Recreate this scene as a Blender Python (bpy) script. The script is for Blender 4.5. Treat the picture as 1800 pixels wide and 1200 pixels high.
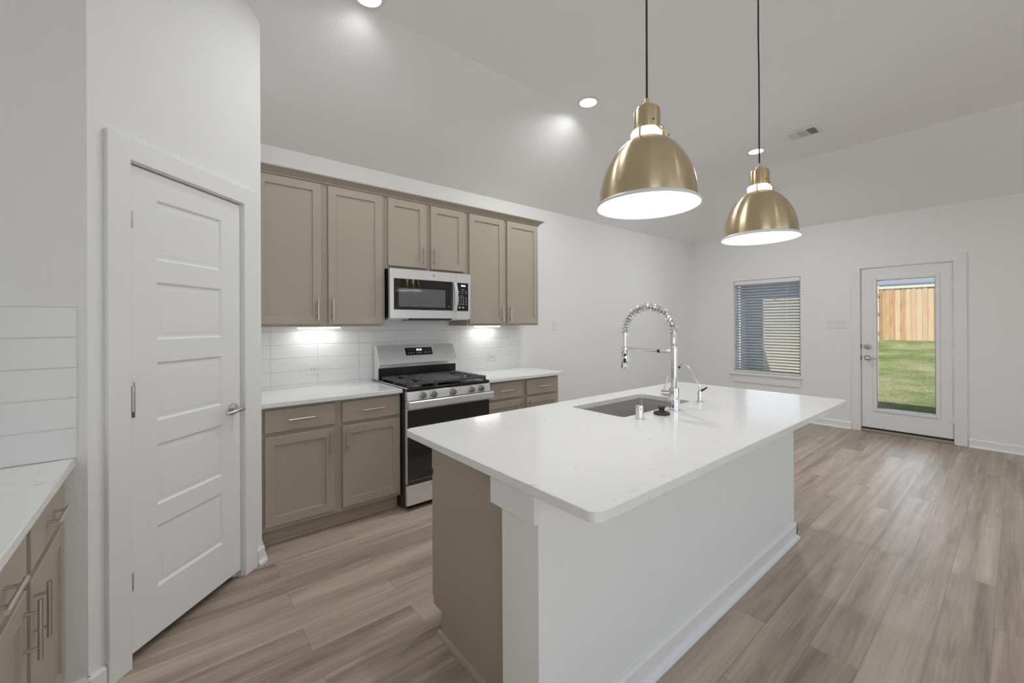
import bpy, bmesh, math, random
from mathutils import Matrix, Vector

for o in list(bpy.data.objects):
    bpy.data.objects.remove(o)
C = bpy.context.scene.collection
SC = bpy.context.scene
PI = math.pi

# ------------------------------------------------------------------ camera
FPX, YAW, ROLL, PITCH, V0, HC = 728.4, 0.8852, -0.0049, 0.0018, 568.9, 1.3949
cam = bpy.data.cameras.new('camera')
cam.sensor_width = 36.0
cam.lens = FPX / 1800 * 36
cam.shift_y = -(600 - V0) / 1800
cam.clip_start = 0.02
co = bpy.data.objects.new('camera', cam)
C.objects.link(co)
fw = Vector((math.cos(YAW) * math.cos(PITCH), math.sin(YAW) * math.cos(PITCH), math.sin(PITCH)))
rt = Vector((math.sin(YAW), -math.cos(YAW), 0))
up = rt.cross(fw)
ex = rt * math.cos(ROLL) + up * math.sin(ROLL)
ey = up * math.cos(ROLL) - rt * math.sin(ROLL)
M = Matrix.Identity(4)
for i in range(3):
    M[i][0] = ex[i]; M[i][1] = ey[i]; M[i][2] = -fw[i]
M[0][3] = 0; M[1][3] = 0; M[2][3] = HC
co.matrix_world = M
SC.camera = co

# ------------------------------------------------------------------ colour management and render quality
SC.view_settings.view_transform = 'Standard'
SC.view_settings.look = 'None'
SC.view_settings.exposure = 0.04
SC.view_settings.gamma = 1.0
SC.view_settings.use_curve_mapping = False
SC.cycles.use_denoising = True
SC.cycles.max_bounces = 10
SC.cycles.diffuse_bounces = 6
SC.cycles.glossy_bounces = 5
SC.cycles.transmission_bounces = 8
SC.cycles.transparent_max_bounces = 16
SC.cycles.sample_clamp_indirect = 6.0
SC.cycles.caustics_reflective = False
SC.cycles.caustics_refractive = False

# ------------------------------------------------------------------ sky, sun
w = bpy.data.worlds.new('sky')
SC.world = w
w.use_nodes = True
nt = w.node_tree
bg = nt.nodes['Background']
sky = nt.nodes.new('ShaderNodeTexSky')
sky.sky_type = 'NISHITA'
sky.sun_disc = False
sky.sun_elevation = math.radians(48)
sky.sun_rotation = math.radians(250)
nt.links.new(sky.outputs[0], bg.inputs[0])
bg.inputs[1].default_value = 0.10


def light(name, kind, loc, energy, color=(1, 1, 1), rot=None, target=None, **kw):
    d = bpy.data.lights.new(name, kind)
    d.energy = energy
    d.color = color
    for k, v in kw.items():
        setattr(d, k, v)
    o = bpy.data.objects.new(name, d)
    C.objects.link(o)
    o.location = loc
    if target is not None:
        o.rotation_euler = (Vector(target) - Vector(loc)).to_track_quat('-Z', 'Y').to_euler()
    elif rot is not None:
        o.rotation_euler = rot
    return o


light('sun', 'SUN', (-7, -7, 10), 4.6, (1.0, 0.95, 0.87), target=(0, 0, 0), angle=math.radians(0.6))

# added fill at unseen rear and left openings, daylight at the far-wall glazing
DAY = (0.83, 0.925, 1.0)
REAR_FILL = [(0.5, 2.2), (2.5, 4.2)]
for a, b in REAR_FILL:
    light('rear_fill_light', 'AREA', ((a + b) / 2, -3.97, 1.45), 9.5 * (b - a), DAY, rot=(math.radians(90), 0, 0),
          shape='RECTANGLE', size=b - a, size_y=2.0)
LEFT_FILL = (-3.2, -1.0)  # unseen opening, added with its lamp as fill from the left
light('left_fill_light', 'AREA', (-0.90, sum(LEFT_FILL) / 2, 1.45), 27, DAY, rot=(0, math.radians(-90), 0),
      shape='RECTANGLE', size=2.0, size_y=LEFT_FILL[1] - LEFT_FILL[0])
light('far_window_daylight', 'AREA', (7.3, 2.42, 1.35), 17, DAY, rot=(0, math.radians(90), 0),
      shape='RECTANGLE', size=1.35, size_y=0.86)
light('back_door_daylight', 'AREA', (7.3, 0.88, 1.15), 9, DAY, rot=(0, math.radians(90), 0),
      shape='RECTANGLE', size=1.6, size_y=0.5)
# recessed ceiling lamps (lens discs built below hold the visible fittings)
CANS = [(0.916, 2.47), (2.869, 2.42), (5.191, 1.901)]
CANS_FILL = [(2.2, -0.9), (5.2, -0.7), (1.42, 1.85)]  # added unseen lamps that brighten the room, no fittings built
CAN_FILL_WATTS = [4, 14, 16, 0.8, 0.8, 7.5]
CANW = (0.96, 0.98, 1.0)
for (x, y), wt in zip(CANS + CANS_FILL, CAN_FILL_WATTS):
    light('can_or_fill_lamp', 'AREA', (x, y, 3.3645), wt, CANW, rot=(0, 0, 0), shape='DISK', size=0.14, spread=math.radians(160))


# ------------------------------------------------------------------ materials
def mat(name, col=(.8, .8, .8), rough=.5, metal=0.0, spec=.5, **kw):
    m = bpy.data.materials.new(name)
    m.use_nodes = True
    b = m.node_tree.nodes['Principled BSDF']
    b.inputs['Base Color'].default_value = (*col, 1)
    b.inputs['Roughness'].default_value = rough
    b.inputs['Metallic'].default_value = metal
    b.inputs['Specular IOR Level'].default_value = spec
    for k, v in kw.items():
        b.inputs[k].default_value = v
    return m


def N(m, t, **kw):
    n = m.node_tree.nodes.new(t)
    for k, v in kw.items():
        setattr(n, k, v)
    return n


def L(m, a, b):
    m.node_tree.links.new(a, b)


def P(m):
    return m.node_tree.nodes['Principled BSDF']


def objco(m, scale=(1, 1, 1)):
    t = N(m, 'ShaderNodeTexCoord')
    mp = N(m, 'ShaderNodeMapping')
    mp.inputs['Scale'].default_value = scale
    L(m, t.outputs['Object'], mp.inputs['Vector'])
    return mp.outputs['Vector']


def add_bump(m, height, strength=.2, dist=.002):
    b = N(m, 'ShaderNodeBump')
    b.inputs['Strength'].default_value = strength
    b.inputs['Distance'].default_value = dist
    L(m, height, b.inputs['Height'])
    L(m, b.outputs['Normal'], P(m).inputs['Normal'])
    return b


def paint(name, col, rough=.6, nscale=90, strength=.25, dist=.0012, spec=.3):
    m = mat(name, col, rough, spec=spec)
    n = N(m, 'ShaderNodeTexNoise')
    n.inputs['Scale'].default_value = nscale
    n.inputs['Detail'].default_value = 4
    L(m, objco(m), n.inputs['Vector'])
    add_bump(m, n.outputs['Fac'], strength, dist)
    return m


M_wall = paint('white_orange_peel_wall_paint', (.86, .86, .855), .65, 85, .6, .002)
M_ceil = paint('white_textured_ceiling_paint', (.91, .91, .91), .8, 60, .45, .003)
M_trim = mat('white_trim_enamel', (.85, .85, .85), .35, spec=.4)
M_door = paint('white_door_enamel', (.85, .85, .85), .4, 40, .05, .001, .4)
M_taupe = paint('taupe_cabinet_paint', (.43, .372, .30), .42, 25, .04, .001, .4)
M_plastic = mat('white_plastic', (.82, .82, .82), .35)
M_slot = mat('grey_slot', (.12, .12, .12), .6)
M_black = mat('black_enamel', (.012, .012, .013), .22)
M_blackm = mat('black_matte', (.02, .02, .02), .6)
M_iron = mat('cast_iron', (.085, .085, .085), .45)
M_glassblack = mat('black_oven_glass', (.03, .03, .03), .06, spec=.6)
M_glassmw = mat('black_microwave_glass', (.008, .008, .008), .03, spec=.8)
M_mesh = mat('microwave_window_mesh', (.13, .13, .135), .04, spec=.8)
M_chrome = mat('chrome', (.82, .82, .83), .07, 1.0)
M_nickel = mat('satin_nickel', (.62, .60, .57), .3, 1.0)
M_nickel_dark = mat('satin_nickel_hardware', (.55, .54, .53), .25, 1.0)
M_slate = mat('dark_grey_appliance_side', (.06, .06, .062), .45)
M_rubber = mat('dark_rubber', (.03, .028, .027), .5)
M_cord = mat('black_cord', (.01, .01, .01), .6)
M_white_in = mat('white_enamel_inside', (.85, .84, .82), .5)


def steel(name, col, rough, along, strength=.006):
    m = mat(name, col, rough, .45)
    n = N(m, 'ShaderNodeTexNoise')
    n.inputs['Scale'].default_value = 1
    n.inputs['Detail'].default_value = 3
    L(m, objco(m, along), n.inputs['Vector'])
    r = N(m, 'ShaderNodeMapRange')
    r.inputs['To Min'].default_value = rough * .8
    r.inputs['To Max'].default_value = rough * 1.25
    L(m, n.outputs['Fac'], r.inputs['Value'])
    L(m, r.outputs['Result'], P(m).inputs['Roughness'])
    add_bump(m, n.outputs['Fac'], strength, .001)
    P(m).inputs['Anisotropic'].default_value = .7
    tg = N(m, 'ShaderNodeTangent', direction_type='RADIAL', axis='Z')
    L(m, tg.outputs[0], P(m).inputs['Tangent'])
    P(m).inputs['Anisotropic Rotation'].default_value = 0.25
    return m


M_steel = steel('brushed_stainless_steel', (.82, .82, .825), .24, (6, 6, 600))
M_sink = steel('sink_steel', (.56, .54, .51), .38, (8, 500, 8))

M_brass = mat('brushed_brass', (.62, .50, .325), .28, 1.0)
P(M_brass).inputs['Anisotropic Rotation'].default_value = 0.25
P(M_brass).inputs['Anisotropic'].default_value = .85
_t = N(M_brass, 'ShaderNodeTangent', direction_type='RADIAL', axis='Z')
L(M_brass, _t.outputs[0], P(M_brass).inputs['Tangent'])


def emit(name, col, s):
    m = mat(name, (.8, .8, .8), .5)
    P(m).inputs['Emission Color'].default_value = (*col, 1)
    P(m).inputs['Emission Strength'].default_value = s
    return m


M_lens = emit('lit_lamp_lens', (1, .98, .95), 6)
M_uc = emit('lit_led_strip', (1, .99, .97), 4)
M_bulb = emit('lit_bulb', (1, .96, .9), 30)
M_frost = emit('lit_frosted_collar', (1, .95, .86), 1.3)
M_digit = emit('lit_display_digits', (.9, .95, 1), 2.2)
M_mark = mat('pale_printed_mark', (.45, .45, .45), .5)

# glass: clear pane
M_glass = bpy.data.materials.new('clear_glass')
M_glass.use_nodes = True
_n = M_glass.node_tree
_n.nodes.remove(_n.nodes['Principled BSDF'])
_tr = N(M_glass, 'ShaderNodeBsdfTransparent'); _gl = N(M_glass, 'ShaderNodeBsdfGlossy')
_gl.inputs['Roughness'].default_value = 0.0
_fr = N(M_glass, 'ShaderNodeFresnel'); _fr.inputs[0].default_value = 1.45
_mx = N(M_glass, 'ShaderNodeMixShader')
L(M_glass, _fr.outputs[0], _mx.inputs[0]); L(M_glass, _tr.outputs[0], _mx.inputs[1]); L(M_glass, _gl.outputs[0], _mx.inputs[2])
L(M_glass, _mx.outputs[0], _n.nodes['Material Output'].inputs['Surface'])

# quartz: white, faint grey flecks
M_quartz = mat('white_quartz', (.85, .85, .84), .13, spec=.5)
_v = objco(M_quartz)
_n1 = N(M_quartz, 'ShaderNodeTexNoise'); _n1.inputs['Scale'].default_value = 22; _n1.inputs['Detail'].default_value = 9; _n1.inputs['Roughness'].default_value = .7; _n1.inputs['Distortion'].default_value = 1.4
L(M_quartz, _v, _n1.inputs['Vector'])
_r = N(M_quartz, 'ShaderNodeValToRGB')
_r.color_ramp.elements[0].position = .30; _r.color_ramp.elements[0].color = (.60, .60, .59, 1)
_r.color_ramp.elements[1].position = .40; _r.color_ramp.elements[1].color = (.85, .85, .84, 1)
L(M_quartz, _n1.outputs['Fac'], _r.inputs['Fac']); L(M_quartz, _r.outputs['Color'], P(M_quartz).inputs['Base Color'])


def tile_material(name, bw, bh, offx, offz):
    """glossy white stacked wall tile, joints on local X and Z"""
    m = mat(name, (.86, .86, .86), .2, spec=.5)
    t = N(m, 'ShaderNodeTexCoord')
    s = N(m, 'ShaderNodeSeparateXYZ'); L(m, t.outputs['Object'], s.inputs[0])
    hs = []
    for out, off, size in ((0, offx, bw), (2, offz, bh)):
        a = N(m, 'ShaderNodeMath', operation='SUBTRACT'); L(m, s.outputs[out], a.inputs[0]); a.inputs[1].default_value = off
        d = N(m, 'ShaderNodeMath', operation='DIVIDE'); L(m, a.outputs[0], d.inputs[0]); d.inputs[1].default_value = size
        f = N(m, 'ShaderNodeMath', operation='FRACT'); L(m, d.outputs[0], f.inputs[0])
        c = N(m, 'ShaderNodeMath', operation='SUBTRACT'); L(m, f.outputs[0], c.inputs[0]); c.inputs[1].default_value = .5
        ab = N(m, 'ShaderNodeMath', operation='ABSOLUTE'); L(m, c.outputs[0], ab.inputs[0])
        e = N(m, 'ShaderNodeMath', operation='SUBTRACT'); e.inputs[0].default_value = .5; L(m, ab.outputs[0], e.inputs[1])
        mm = N(m, 'ShaderNodeMath', operation='MULTIPLY'); L(m, e.outputs[0], mm.inputs[0]); mm.inputs[1].default_value = size
        hs.append(mm.outputs[0])
    mn = N(m, 'ShaderNodeMath', operation='MINIMUM'); L(m, hs[0], mn.inputs[0]); L(m, hs[1], mn.inputs[1])
    rg = N(m, 'ShaderNodeMapRange'); rg.inputs['From Max'].default_value = .0035
    L(m, mn.outputs[0], rg.inputs['Value'])
    add_bump(m, rg.outputs['Result'], .8, .0025)
    st = N(m, 'ShaderNodeMath', operation='GREATER_THAN'); L(m, mn.outputs[0], st.inputs[0]); st.inputs[1].default_value = .0011
    mx = N(m, 'ShaderNodeMix', data_type='RGBA')
    L(m, st.outputs[0], mx.inputs[0]); mx.inputs[6].default_value = (.74, .74, .73, 1); mx.inputs[7].default_value = (.86, .86, .86, 1)
    L(m, mx.outputs[2], P(m).inputs['Base Color'])
    return m


M_tileK = tile_material('white_wall_tile', .331, .103, .563, 1.04)
M_tileS = tile_material('white_wall_tile_left', .331, .1105, -.272, 1.024)

# floor: vinyl planks laid along X
M_floor = mat('greige_oak_plank', (.3, .25, .2), .42, spec=.45)
_m = M_floor
_tc = N(_m, 'ShaderNodeTexCoord')
_br = N(_m, 'ShaderNodeTexBrick'); _br.offset = .37; _br.offset_frequency = 2; _br.squash = 1
_br.inputs['Color1'].default_value = (0, 0, 0, 1); _br.inputs['Color2'].default_value = (1, 1, 1, 1); _br.inputs['Mortar'].default_value = (.5, .5, .5, 1)
_br.inputs['Scale'].default_value = 1; _br.inputs['Mortar Size'].default_value = .0011; _br.inputs['Mortar Smooth'].default_value = .2
_br.inputs['Brick Width'].default_value = 1.22; _br.inputs['Row Height'].default_value = .168; _br.inputs['Bias'].default_value = 0
_mp0 = N(_m, 'ShaderNodeMapping'); _mp0.inputs['Location'].default_value = (.31, .09, 0)
L(_m, _tc.outputs['Object'], _mp0.inputs['Vector']); L(_m, _mp0.outputs[0], _br.inputs['Vector'])
_sx = N(_m, 'ShaderNodeSeparateColor'); L(_m, _br.outputs['Color'], _sx.inputs[0])
_off = N(_m, 'ShaderNodeCombineXYZ')
_mu = N(_m, 'ShaderNodeMath', operation='MULTIPLY'); L(_m, _sx.outputs[0], _mu.inputs[0]); _mu.inputs[1].default_value = 37.0
L(_m, _mu.outputs[0], _off.inputs[0]); L(_m, _mu.outputs[0], _off.inputs[2])
_add = N(_m, 'ShaderNodeVectorMath', operation='ADD'); L(_m, _tc.outputs['Object'], _add.inputs[0]); L(_m, _off.outputs[0], _add.inputs[1])


def fnoise(scale, detail, dist=0.0, rough=.55):
    mp = N(_m, 'ShaderNodeMapping'); mp.inputs['Scale'].default_value = scale
    L(_m, _add.outputs[0], mp.inputs['Vector'])
    n = N(_m, 'ShaderNodeTexNoise'); n.inputs['Scale'].default_value = 1; n.inputs['Detail'].default_value = detail
    n.inputs['Distortion'].default_value = dist; n.inputs['Roughness'].default_value = rough
    L(_m, mp.outputs[0], n.inputs['Vector'])
    return n.outputs['Fac']


_broad = fnoise((.7, 13, 1), 4, .6)
_grain = fnoise((3, 110, 1), 5, .3, .65)
_cath = fnoise((1.3, 6, 1), 1, .2)
_ws = N(_m, 'ShaderNodeMath', operation='MULTIPLY'); L(_m, _cath, _ws.inputs[0]); _ws.inputs[1].default_value = 26
_si = N(_m, 'ShaderNodeMath', operation='SINE'); L(_m, _ws.outputs[0], _si.inputs[0])


def mth(op, a, b):
    n = N(_m, 'ShaderNodeMath', operation=op)
    for i, q in enumerate((a, b)):
        if isinstance(q, (int, float)):
            n.inputs[i].default_value = q
        else:
            L(_m, q, n.inputs[i])
    return n.outputs[0]


_f = mth('ADD', mth('MULTIPLY', _broad, .80), mth('MULTIPLY', _grain, .36))
_f = mth('ADD', _f, mth('MULTIPLY', _si.outputs[0], .022))
_f = mth('ADD', _f, mth('MULTIPLY', _sx.outputs[0], .17))
_f = mth('SUBTRACT', _f, .165)
_rp = N(_m, 'ShaderNodeValToRGB')
_e = _rp.color_ramp.elements
_e[0].position = .22; _e[0].color = (.225, .170, .133, 1)
_e[1].position = .80; _e[1].color = (.66, .555, .455, 1)
_e2 = _e.new(.5); _e2.color = (.44, .355, .285, 1)
L(_m, _f, _rp.inputs['Fac'])
_mx2 = N(_m, 'ShaderNodeMix', data_type='RGBA'); L(_m, _br.outputs['Fac'], _mx2.inputs[0])
L(_m, _rp.outputs['Color'], _mx2.inputs[6]); _mx2.inputs[7].default_value = (.26, .205, .165, 1)
L(_m, _mx2.outputs[2], P(_m).inputs['Base Color'])
add_bump(_m, mth('SUBTRACT', mth('MULTIPLY', _grain, .5), _br.outputs['Fac']), .25, .001)

# outdoor materials
M_lawn = mat('patchy_lawn', (.2, .25, .1), .9, spec=.1)
_m = M_lawn
_a = N(_m, 'ShaderNodeTexNoise'); _a.inputs['Scale'].default_value = .9; _a.inputs['Detail'].default_value = 6; _a.inputs['Roughness'].default_value = .65
L(_m, objco(_m, (1.0, 1.0, 1)), _a.inputs['Vector'])
_b = N(_m, 'ShaderNodeTexNoise'); _b.inputs['Scale'].default_value = 26; _b.inputs['Detail'].default_value = 5; _b.inputs['Roughness'].default_value = .75
L(_m, objco(_m), _b.inputs['Vector'])
_mul = N(_m, 'ShaderNodeMath', operation='MULTIPLY_ADD'); L(_m, _b.outputs['Fac'], _mul.inputs[0]); _mul.inputs[1].default_value = .95; _mul.inputs[2].default_value = -.44
_sum = N(_m, 'ShaderNodeMath', operation='ADD'); L(_m, _mul.outputs[0], _sum.inputs[0]); L(_m, _a.outputs['Fac'], _sum.inputs[1])
_rp = N(_m, 'ShaderNodeValToRGB'); _e = _rp.color_ramp.elements
_e[0].position = .30; _e[0].color = (.14, .21, .07, 1)
_e[1].position = .74; _e[1].color = (.58, .52, .36, 1)
_q = _e.new(.52); _q.color = (.27, .36, .14, 1)
L(_m, _sum.outputs[0], _rp.inputs['Fac']); L(_m, _rp.outputs['Color'], P(_m).inputs['Base Color'])
add_bump(_m, _b.outputs['Fac'], .9, .05)

M_cedar = mat('new_cedar_picket', (.6, .42, .27), .75, spec=.2)
_m = M_cedar
_tc = N(_m, 'ShaderNodeTexCoord'); _sp = N(_m, 'ShaderNodeSeparateXYZ'); L(_m, _tc.outputs['Object'], _sp.inputs[0])
_pl = N(_m, 'ShaderNodeMath', operation='DIVIDE')
_ad = N(_m, 'ShaderNodeMath', operation='ADD'); L(_m, _sp.outputs[0], _ad.inputs[0]); L(_m, _sp.outputs[1], _ad.inputs[1])
L(_m, _ad.outputs[0], _pl.inputs[0]); _pl.inputs[1].default_value = .14
_fl = N(_m, 'ShaderNodeMath', operation='FLOOR'); L(_m, _pl.outputs[0], _fl.inputs[0])
_wn = N(_m, 'ShaderNodeTexWhiteNoise', noise_dimensions='1D'); L(_m, _fl.outputs[0], _wn.inputs['W'])
_ns = N(_m, 'ShaderNodeTexNoise'); _ns.inputs['Scale'].default_value = 1; _ns.inputs['Detail'].default_value = 4; _ns.inputs['Distortion'].default_value = .6
L(_m, objco(_m, (14, 14, 1.5)), _ns.inputs['Vector'])
_ma = N(_m, 'ShaderNodeMath', operation='MULTIPLY_ADD'); L(_m, _wn.outputs['Value'], _ma.inputs[0]); _ma.inputs[1].default_value = .55
L(_m, _ns.outputs['Fac'], _ma.inputs[2])
_rp = N(_m, 'ShaderNodeValToRGB'); _e = _rp.color_ramp.elements
_e[0].position = .35; _e[0].color = (.50, .30, .165, 1)
_e[1].position = 1.0; _e[1].color = (.72, .58, .43, 1)
_q = _e.new(.65); _q.color = (.64, .455, .29, 1)
L(_m, _ma.outputs[0], _rp.inputs['Fac']); L(_m, _rp.outputs['Color'], P(_m).inputs['Base Color'])
M_cedar_sunlit = mat('sunlit_cedar_picket', (.80, .70, .56), .8, spec=.2)  # paler than the back fence: strong sunlight put into the colour
M_rail = mat('weathered_fence_rail', (.42, .29, .16), .8, spec=.2)
M_shingle = paint('grey_blue_roof_shingle', (.30, .335, .39), .9, 14, .8, .01, .1)
M_fascia = mat('white_fascia_board', (.82, .82, .80), .6)
M_brick = mat('brown_house_wall', (.30, .21, .15), .8)
M_siding = mat('blue_grey_porch_paint', (.22, .25, .30), .7)
M_slab = paint('patio_concrete', (.42, .41, .39), .9, 30, .3, .003, .2)
M_slat = mat('white_blind_slat', (.52, .54, .57), .45)

# ------------------------------------------------------------------ helpers
ROT = {}


def worldmat(o):
    m = Matrix.Identity(4)
    while o is not None:
        m = Matrix.Translation(o.location) @ o.rotation_euler.to_matrix().to_4x4() @ m
        o = o.parent
    return m


class MB:
    def __init__(self):
        self.v = []; self.f = []

    def add(self, vs, fs):
        n = len(self.v)
        self.v += [tuple(p) for p in vs]
        self.f += [tuple(i + n for i in f) for f in fs]
        return self

    def box(self, x0, x1, y0, y1, z0, z1):
        vs = [(x, y, z) for z in (z0, z1) for y in (y0, y1) for x in (x0, x1)]
        return self.add(vs, [(0, 2, 3, 1), (4, 5, 7, 6), (0, 1, 5, 4), (2, 6, 7, 3), (0, 4, 6, 2), (1, 3, 7, 5)])

    def hexa(self, vs):
        """eight corners: bottom four counter-clockwise, top four the same"""
        return self.add(vs, [(3, 2, 1, 0), (4, 5, 6, 7), (0, 1, 5, 4), (1, 2, 6, 5), (2, 3, 7, 6), (3, 0, 4, 7)])

    def prism(self, poly, axis, a, b):
        """extrude a polygon of pairs along an axis: 'x' pairs are (y,z), 'y' (x,z), 'z' (x,y)"""
        def P3(p, t):
            return {'x': (t, p[0], p[1]), 'y': (p[0], t, p[1]), 'z': (p[0], p[1], t)}[axis]
        n = len(poly)
        vs = [P3(p, a) for p in poly] + [P3(p, b) for p in poly]
        fs = [tuple(range(n - 1, -1, -1)), tuple(range(n, 2 * n))]
        fs += [(i, (i + 1) % n, n + (i + 1) % n, n + i) for i in range(n)]
        return self.add(vs, fs)

    def lathe(self, prof, c=(0, 0, 0), n=32, axis='z', cap0=False, cap1=False):
        vs = []
        for r, h in prof:
            for k in range(n):
                a = 2 * PI * k / n
                x, y = r * math.cos(a), r * math.sin(a)
                p = {'z': (x, y, h), 'y': (x, h, y), 'x': (h, x, y)}[axis]
                vs.append((p[0] + c[0], p[1] + c[1], p[2] + c[2]))
        fs = []
        for j in range(len(prof) - 1):
            for k in range(n):
                a, b = j * n + k, j * n + (k + 1) % n
                fs.append((a, b, b + n, a + n))
        if cap0: fs.append(tuple(range(n - 1, -1, -1)))
        if cap1: fs.append(tuple(range((len(prof) - 1) * n, len(prof) * n)))
        return self.add(vs, fs)

    def cyl(self, p0, p1, r0, r1=None, n=20):
        r1 = r0 if r1 is None else r1
        return self.tube([p0, p1], [r0, r1], n)

    def tube(self, pts, r, n=12, caps=True):
        pts = [Vector(p) for p in pts]
        rs = r if isinstance(r, (list, tuple)) else [r] * len(pts)
        vs = []; ref = None
        for i, p in enumerate(pts):
            t = (pts[min(i + 1, len(pts) - 1)] - pts[max(i - 1, 0)]).normalized()
            if ref is None:
                ref = t.orthogonal().normalized()
            ref = (ref - t * ref.dot(t)).normalized()
            bi = t.cross(ref)
            for k in range(n):
                a = 2 * PI * k / n
                vs.append(p + (ref * math.cos(a) + bi * math.sin(a)) * rs[i])
        fs = []
        for j in range(len(pts) - 1):
            for k in range(n):
                a, b = j * n + k, j * n + (k + 1) % n
                fs.append((a, b, b + n, a + n))
        if caps:
            fs.append(tuple(range(n - 1, -1, -1)))
            fs.append(tuple(range((len(pts) - 1) * n, len(pts) * n)))
        return self.add(vs, fs)

    def build(self, name, m, parent=None, bevel=0, seg=2, smooth=30, local=False):
        if parent is None:
            xs = [p[0] for p in self.v]; ys = [p[1] for p in self.v]; zs = [p[2] for p in self.v]
            org = Vector(((min(xs) + max(xs)) / 2, (min(ys) + max(ys)) / 2, min(zs)))
            if name.startswith(('wall', 'floor', 'ceiling', 'backsplash', 'lawn', 'ground')):
                org = Vector((0, 0, 0))
            T = Matrix.Translation(-org)
        else:
            org = Vector((0, 0, 0))
            T = Matrix.Identity(4) if local else worldmat(parent).inverted()
        me = bpy.data.meshes.new(name)
        me.from_pydata([T @ Vector(p) for p in self.v], [], self.f)
        bm = bmesh.new(); bm.from_mesh(me)
        bmesh.ops.recalc_face_normals(bm, faces=bm.faces)
        bm.to_mesh(me); bm.free()
        if smooth:
            for p in me.polygons: p.use_smooth = True
            me.set_sharp_from_angle(angle=math.radians(smooth))
        me.materials.append(m)
        o = bpy.data.objects.new(name, me)
        C.objects.link(o)
        o.location = org
        o.parent = parent
        if bevel:
            bv = o.modifiers.new('bevel', 'BEVEL')
            bv.width = bevel; bv.segments = seg; bv.limit_method = 'ANGLE'; bv.angle_limit = math.radians(40)
        return o


def tag(o, label=None, cat=None, group=None, kind=None):
    if label: o['label'] = label
    if cat: o['category'] = cat
    if group: o['group'] = group
    if kind: o['kind'] = kind
    return o


def thing(name, label, cat, loc=(0, 0, 0), rz=0, group=None, kind=None):
    o = bpy.data.objects.new(name, None)
    C.objects.link(o)
    o.location = loc
    o.rotation_euler = (0, 0, rz)
    o.empty_display_size = .1
    return tag(o, label, cat, group, kind)


def struct(o, label, cat):
    return tag(o, label, cat, kind='structure')


def copy_tree(o, parent=None):
    c = o.copy()
    C.objects.link(c)
    c.parent = parent
    for ch in list(o.children):
        copy_tree(ch, c)
    return c


def text_mesh(name, txt, size, m, parent, matrix):
    cu = bpy.data.curves.new(name, 'FONT')
    cu.body = txt; cu.size = size; cu.align_x = 'CENTER'; cu.align_y = 'CENTER'; cu.extrude = .0003
    tmp = bpy.data.objects.new(name + '_curve', cu)
    C.objects.link(tmp)
    dg = bpy.context.evaluated_depsgraph_get()
    me = bpy.data.meshes.new_from_object(tmp.evaluated_get(dg))
    bpy.data.objects.remove(tmp)
    me.transform(matrix)
    me.materials.clear(); me.materials.append(m)
    o = bpy.data.objects.new(name, me)
    C.objects.link(o)
    o.parent = parent
    return o


# ------------------------------------------------------------------ room shell
XL, XF, YK, YR, H, HT = -0.93, 6.904, 3.558, -4.0, 2.75, 3.37
YC, XC = 2.57, 5.89            # ceiling creases
SL = (HT - H) / (YK - YC)


def ztop(x, y):
    z = HT
    if y > YC: z = min(z, H + SL * (YK - y))
    if x > XC: z = min(z, H + (HT - H) / (XF - XC) * (XF - x))
    return z


struct(MB().box(XL - .15, XF + .02, YR - .15, YK + .15, -.12, 0).build('floor', M_floor), 'greige wood plank floor of the kitchen and dining room', 'floor')

# sloped and flat ceiling, one solid slab each
T = .12
cb = MB()
cb.hexa([(XL - .1, YR - .1, HT), (XC, YR - .1, HT), (XC, YC, HT), (XL - .1, YC, HT), (XL - .1, YR - .1, HT + T), (XC, YR - .1, HT + T), (XC, YC, HT + T), (XL - .1, YC, HT + T)])
struct(cb.build('ceiling', M_ceil, smooth=0), 'flat white ceiling above the island and pendants', 'ceiling')
e = .1
cb = MB().hexa([(XL - .1, YC, HT), (XC, YC, HT), (XF + e, YK + e, H - SL * e), (XL - .1, YK + e, H - SL * e),
                (XL - .1, YC, HT + T), (XC, YC, HT + T), (XF + e, YK + e, H + T), (XL - .1, YK + e, H + T)])
struct(cb.build('ceiling_kitchen_slope', M_ceil, smooth=0), 'white sloped ceiling rising from the cabinet wall', 'ceiling')
sf = (HT - H) / (XF - XC)
cb = MB().hexa([(XC, YR - .1, HT), (XF + e, YR - .1, H - sf * e), (XF + e, YK + e, H - sf * e), (XC, YC, HT),
                (XC, YR - .1, HT + T), (XF + e, YR - .1, H + T), (XF + e, YK + e, H + T), (XC, YC, HT + T)])
struct(cb.build('ceiling_window_slope', M_ceil, smooth=0), 'white sloped ceiling rising from the wall with the back door', 'ceiling')

struct(MB().box(XL - .12, XF + .2, YK, YK + .14, -.1, H + .02).build('wall_kitchen', M_wall), 'white wall behind the cabinets and range', 'wall')
lw = MB()  # left wall, its opening added for the fill lamp
for y0, y1, z0, z1 in [(YR - .1, LEFT_FILL[0], -.1, HT + .05), (LEFT_FILL[0], LEFT_FILL[1], -.1, .4), (LEFT_FILL[0], LEFT_FILL[1], 2.5, HT + .05), (LEFT_FILL[1], YK + .1, -.1, HT + .05)]:
    lw.box(XL - .14, XL, y0, y1, z0, z1)
struct(lw.build('wall_left', M_wall, smooth=0), 'white wall on the left behind the corner counter', 'wall')
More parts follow.
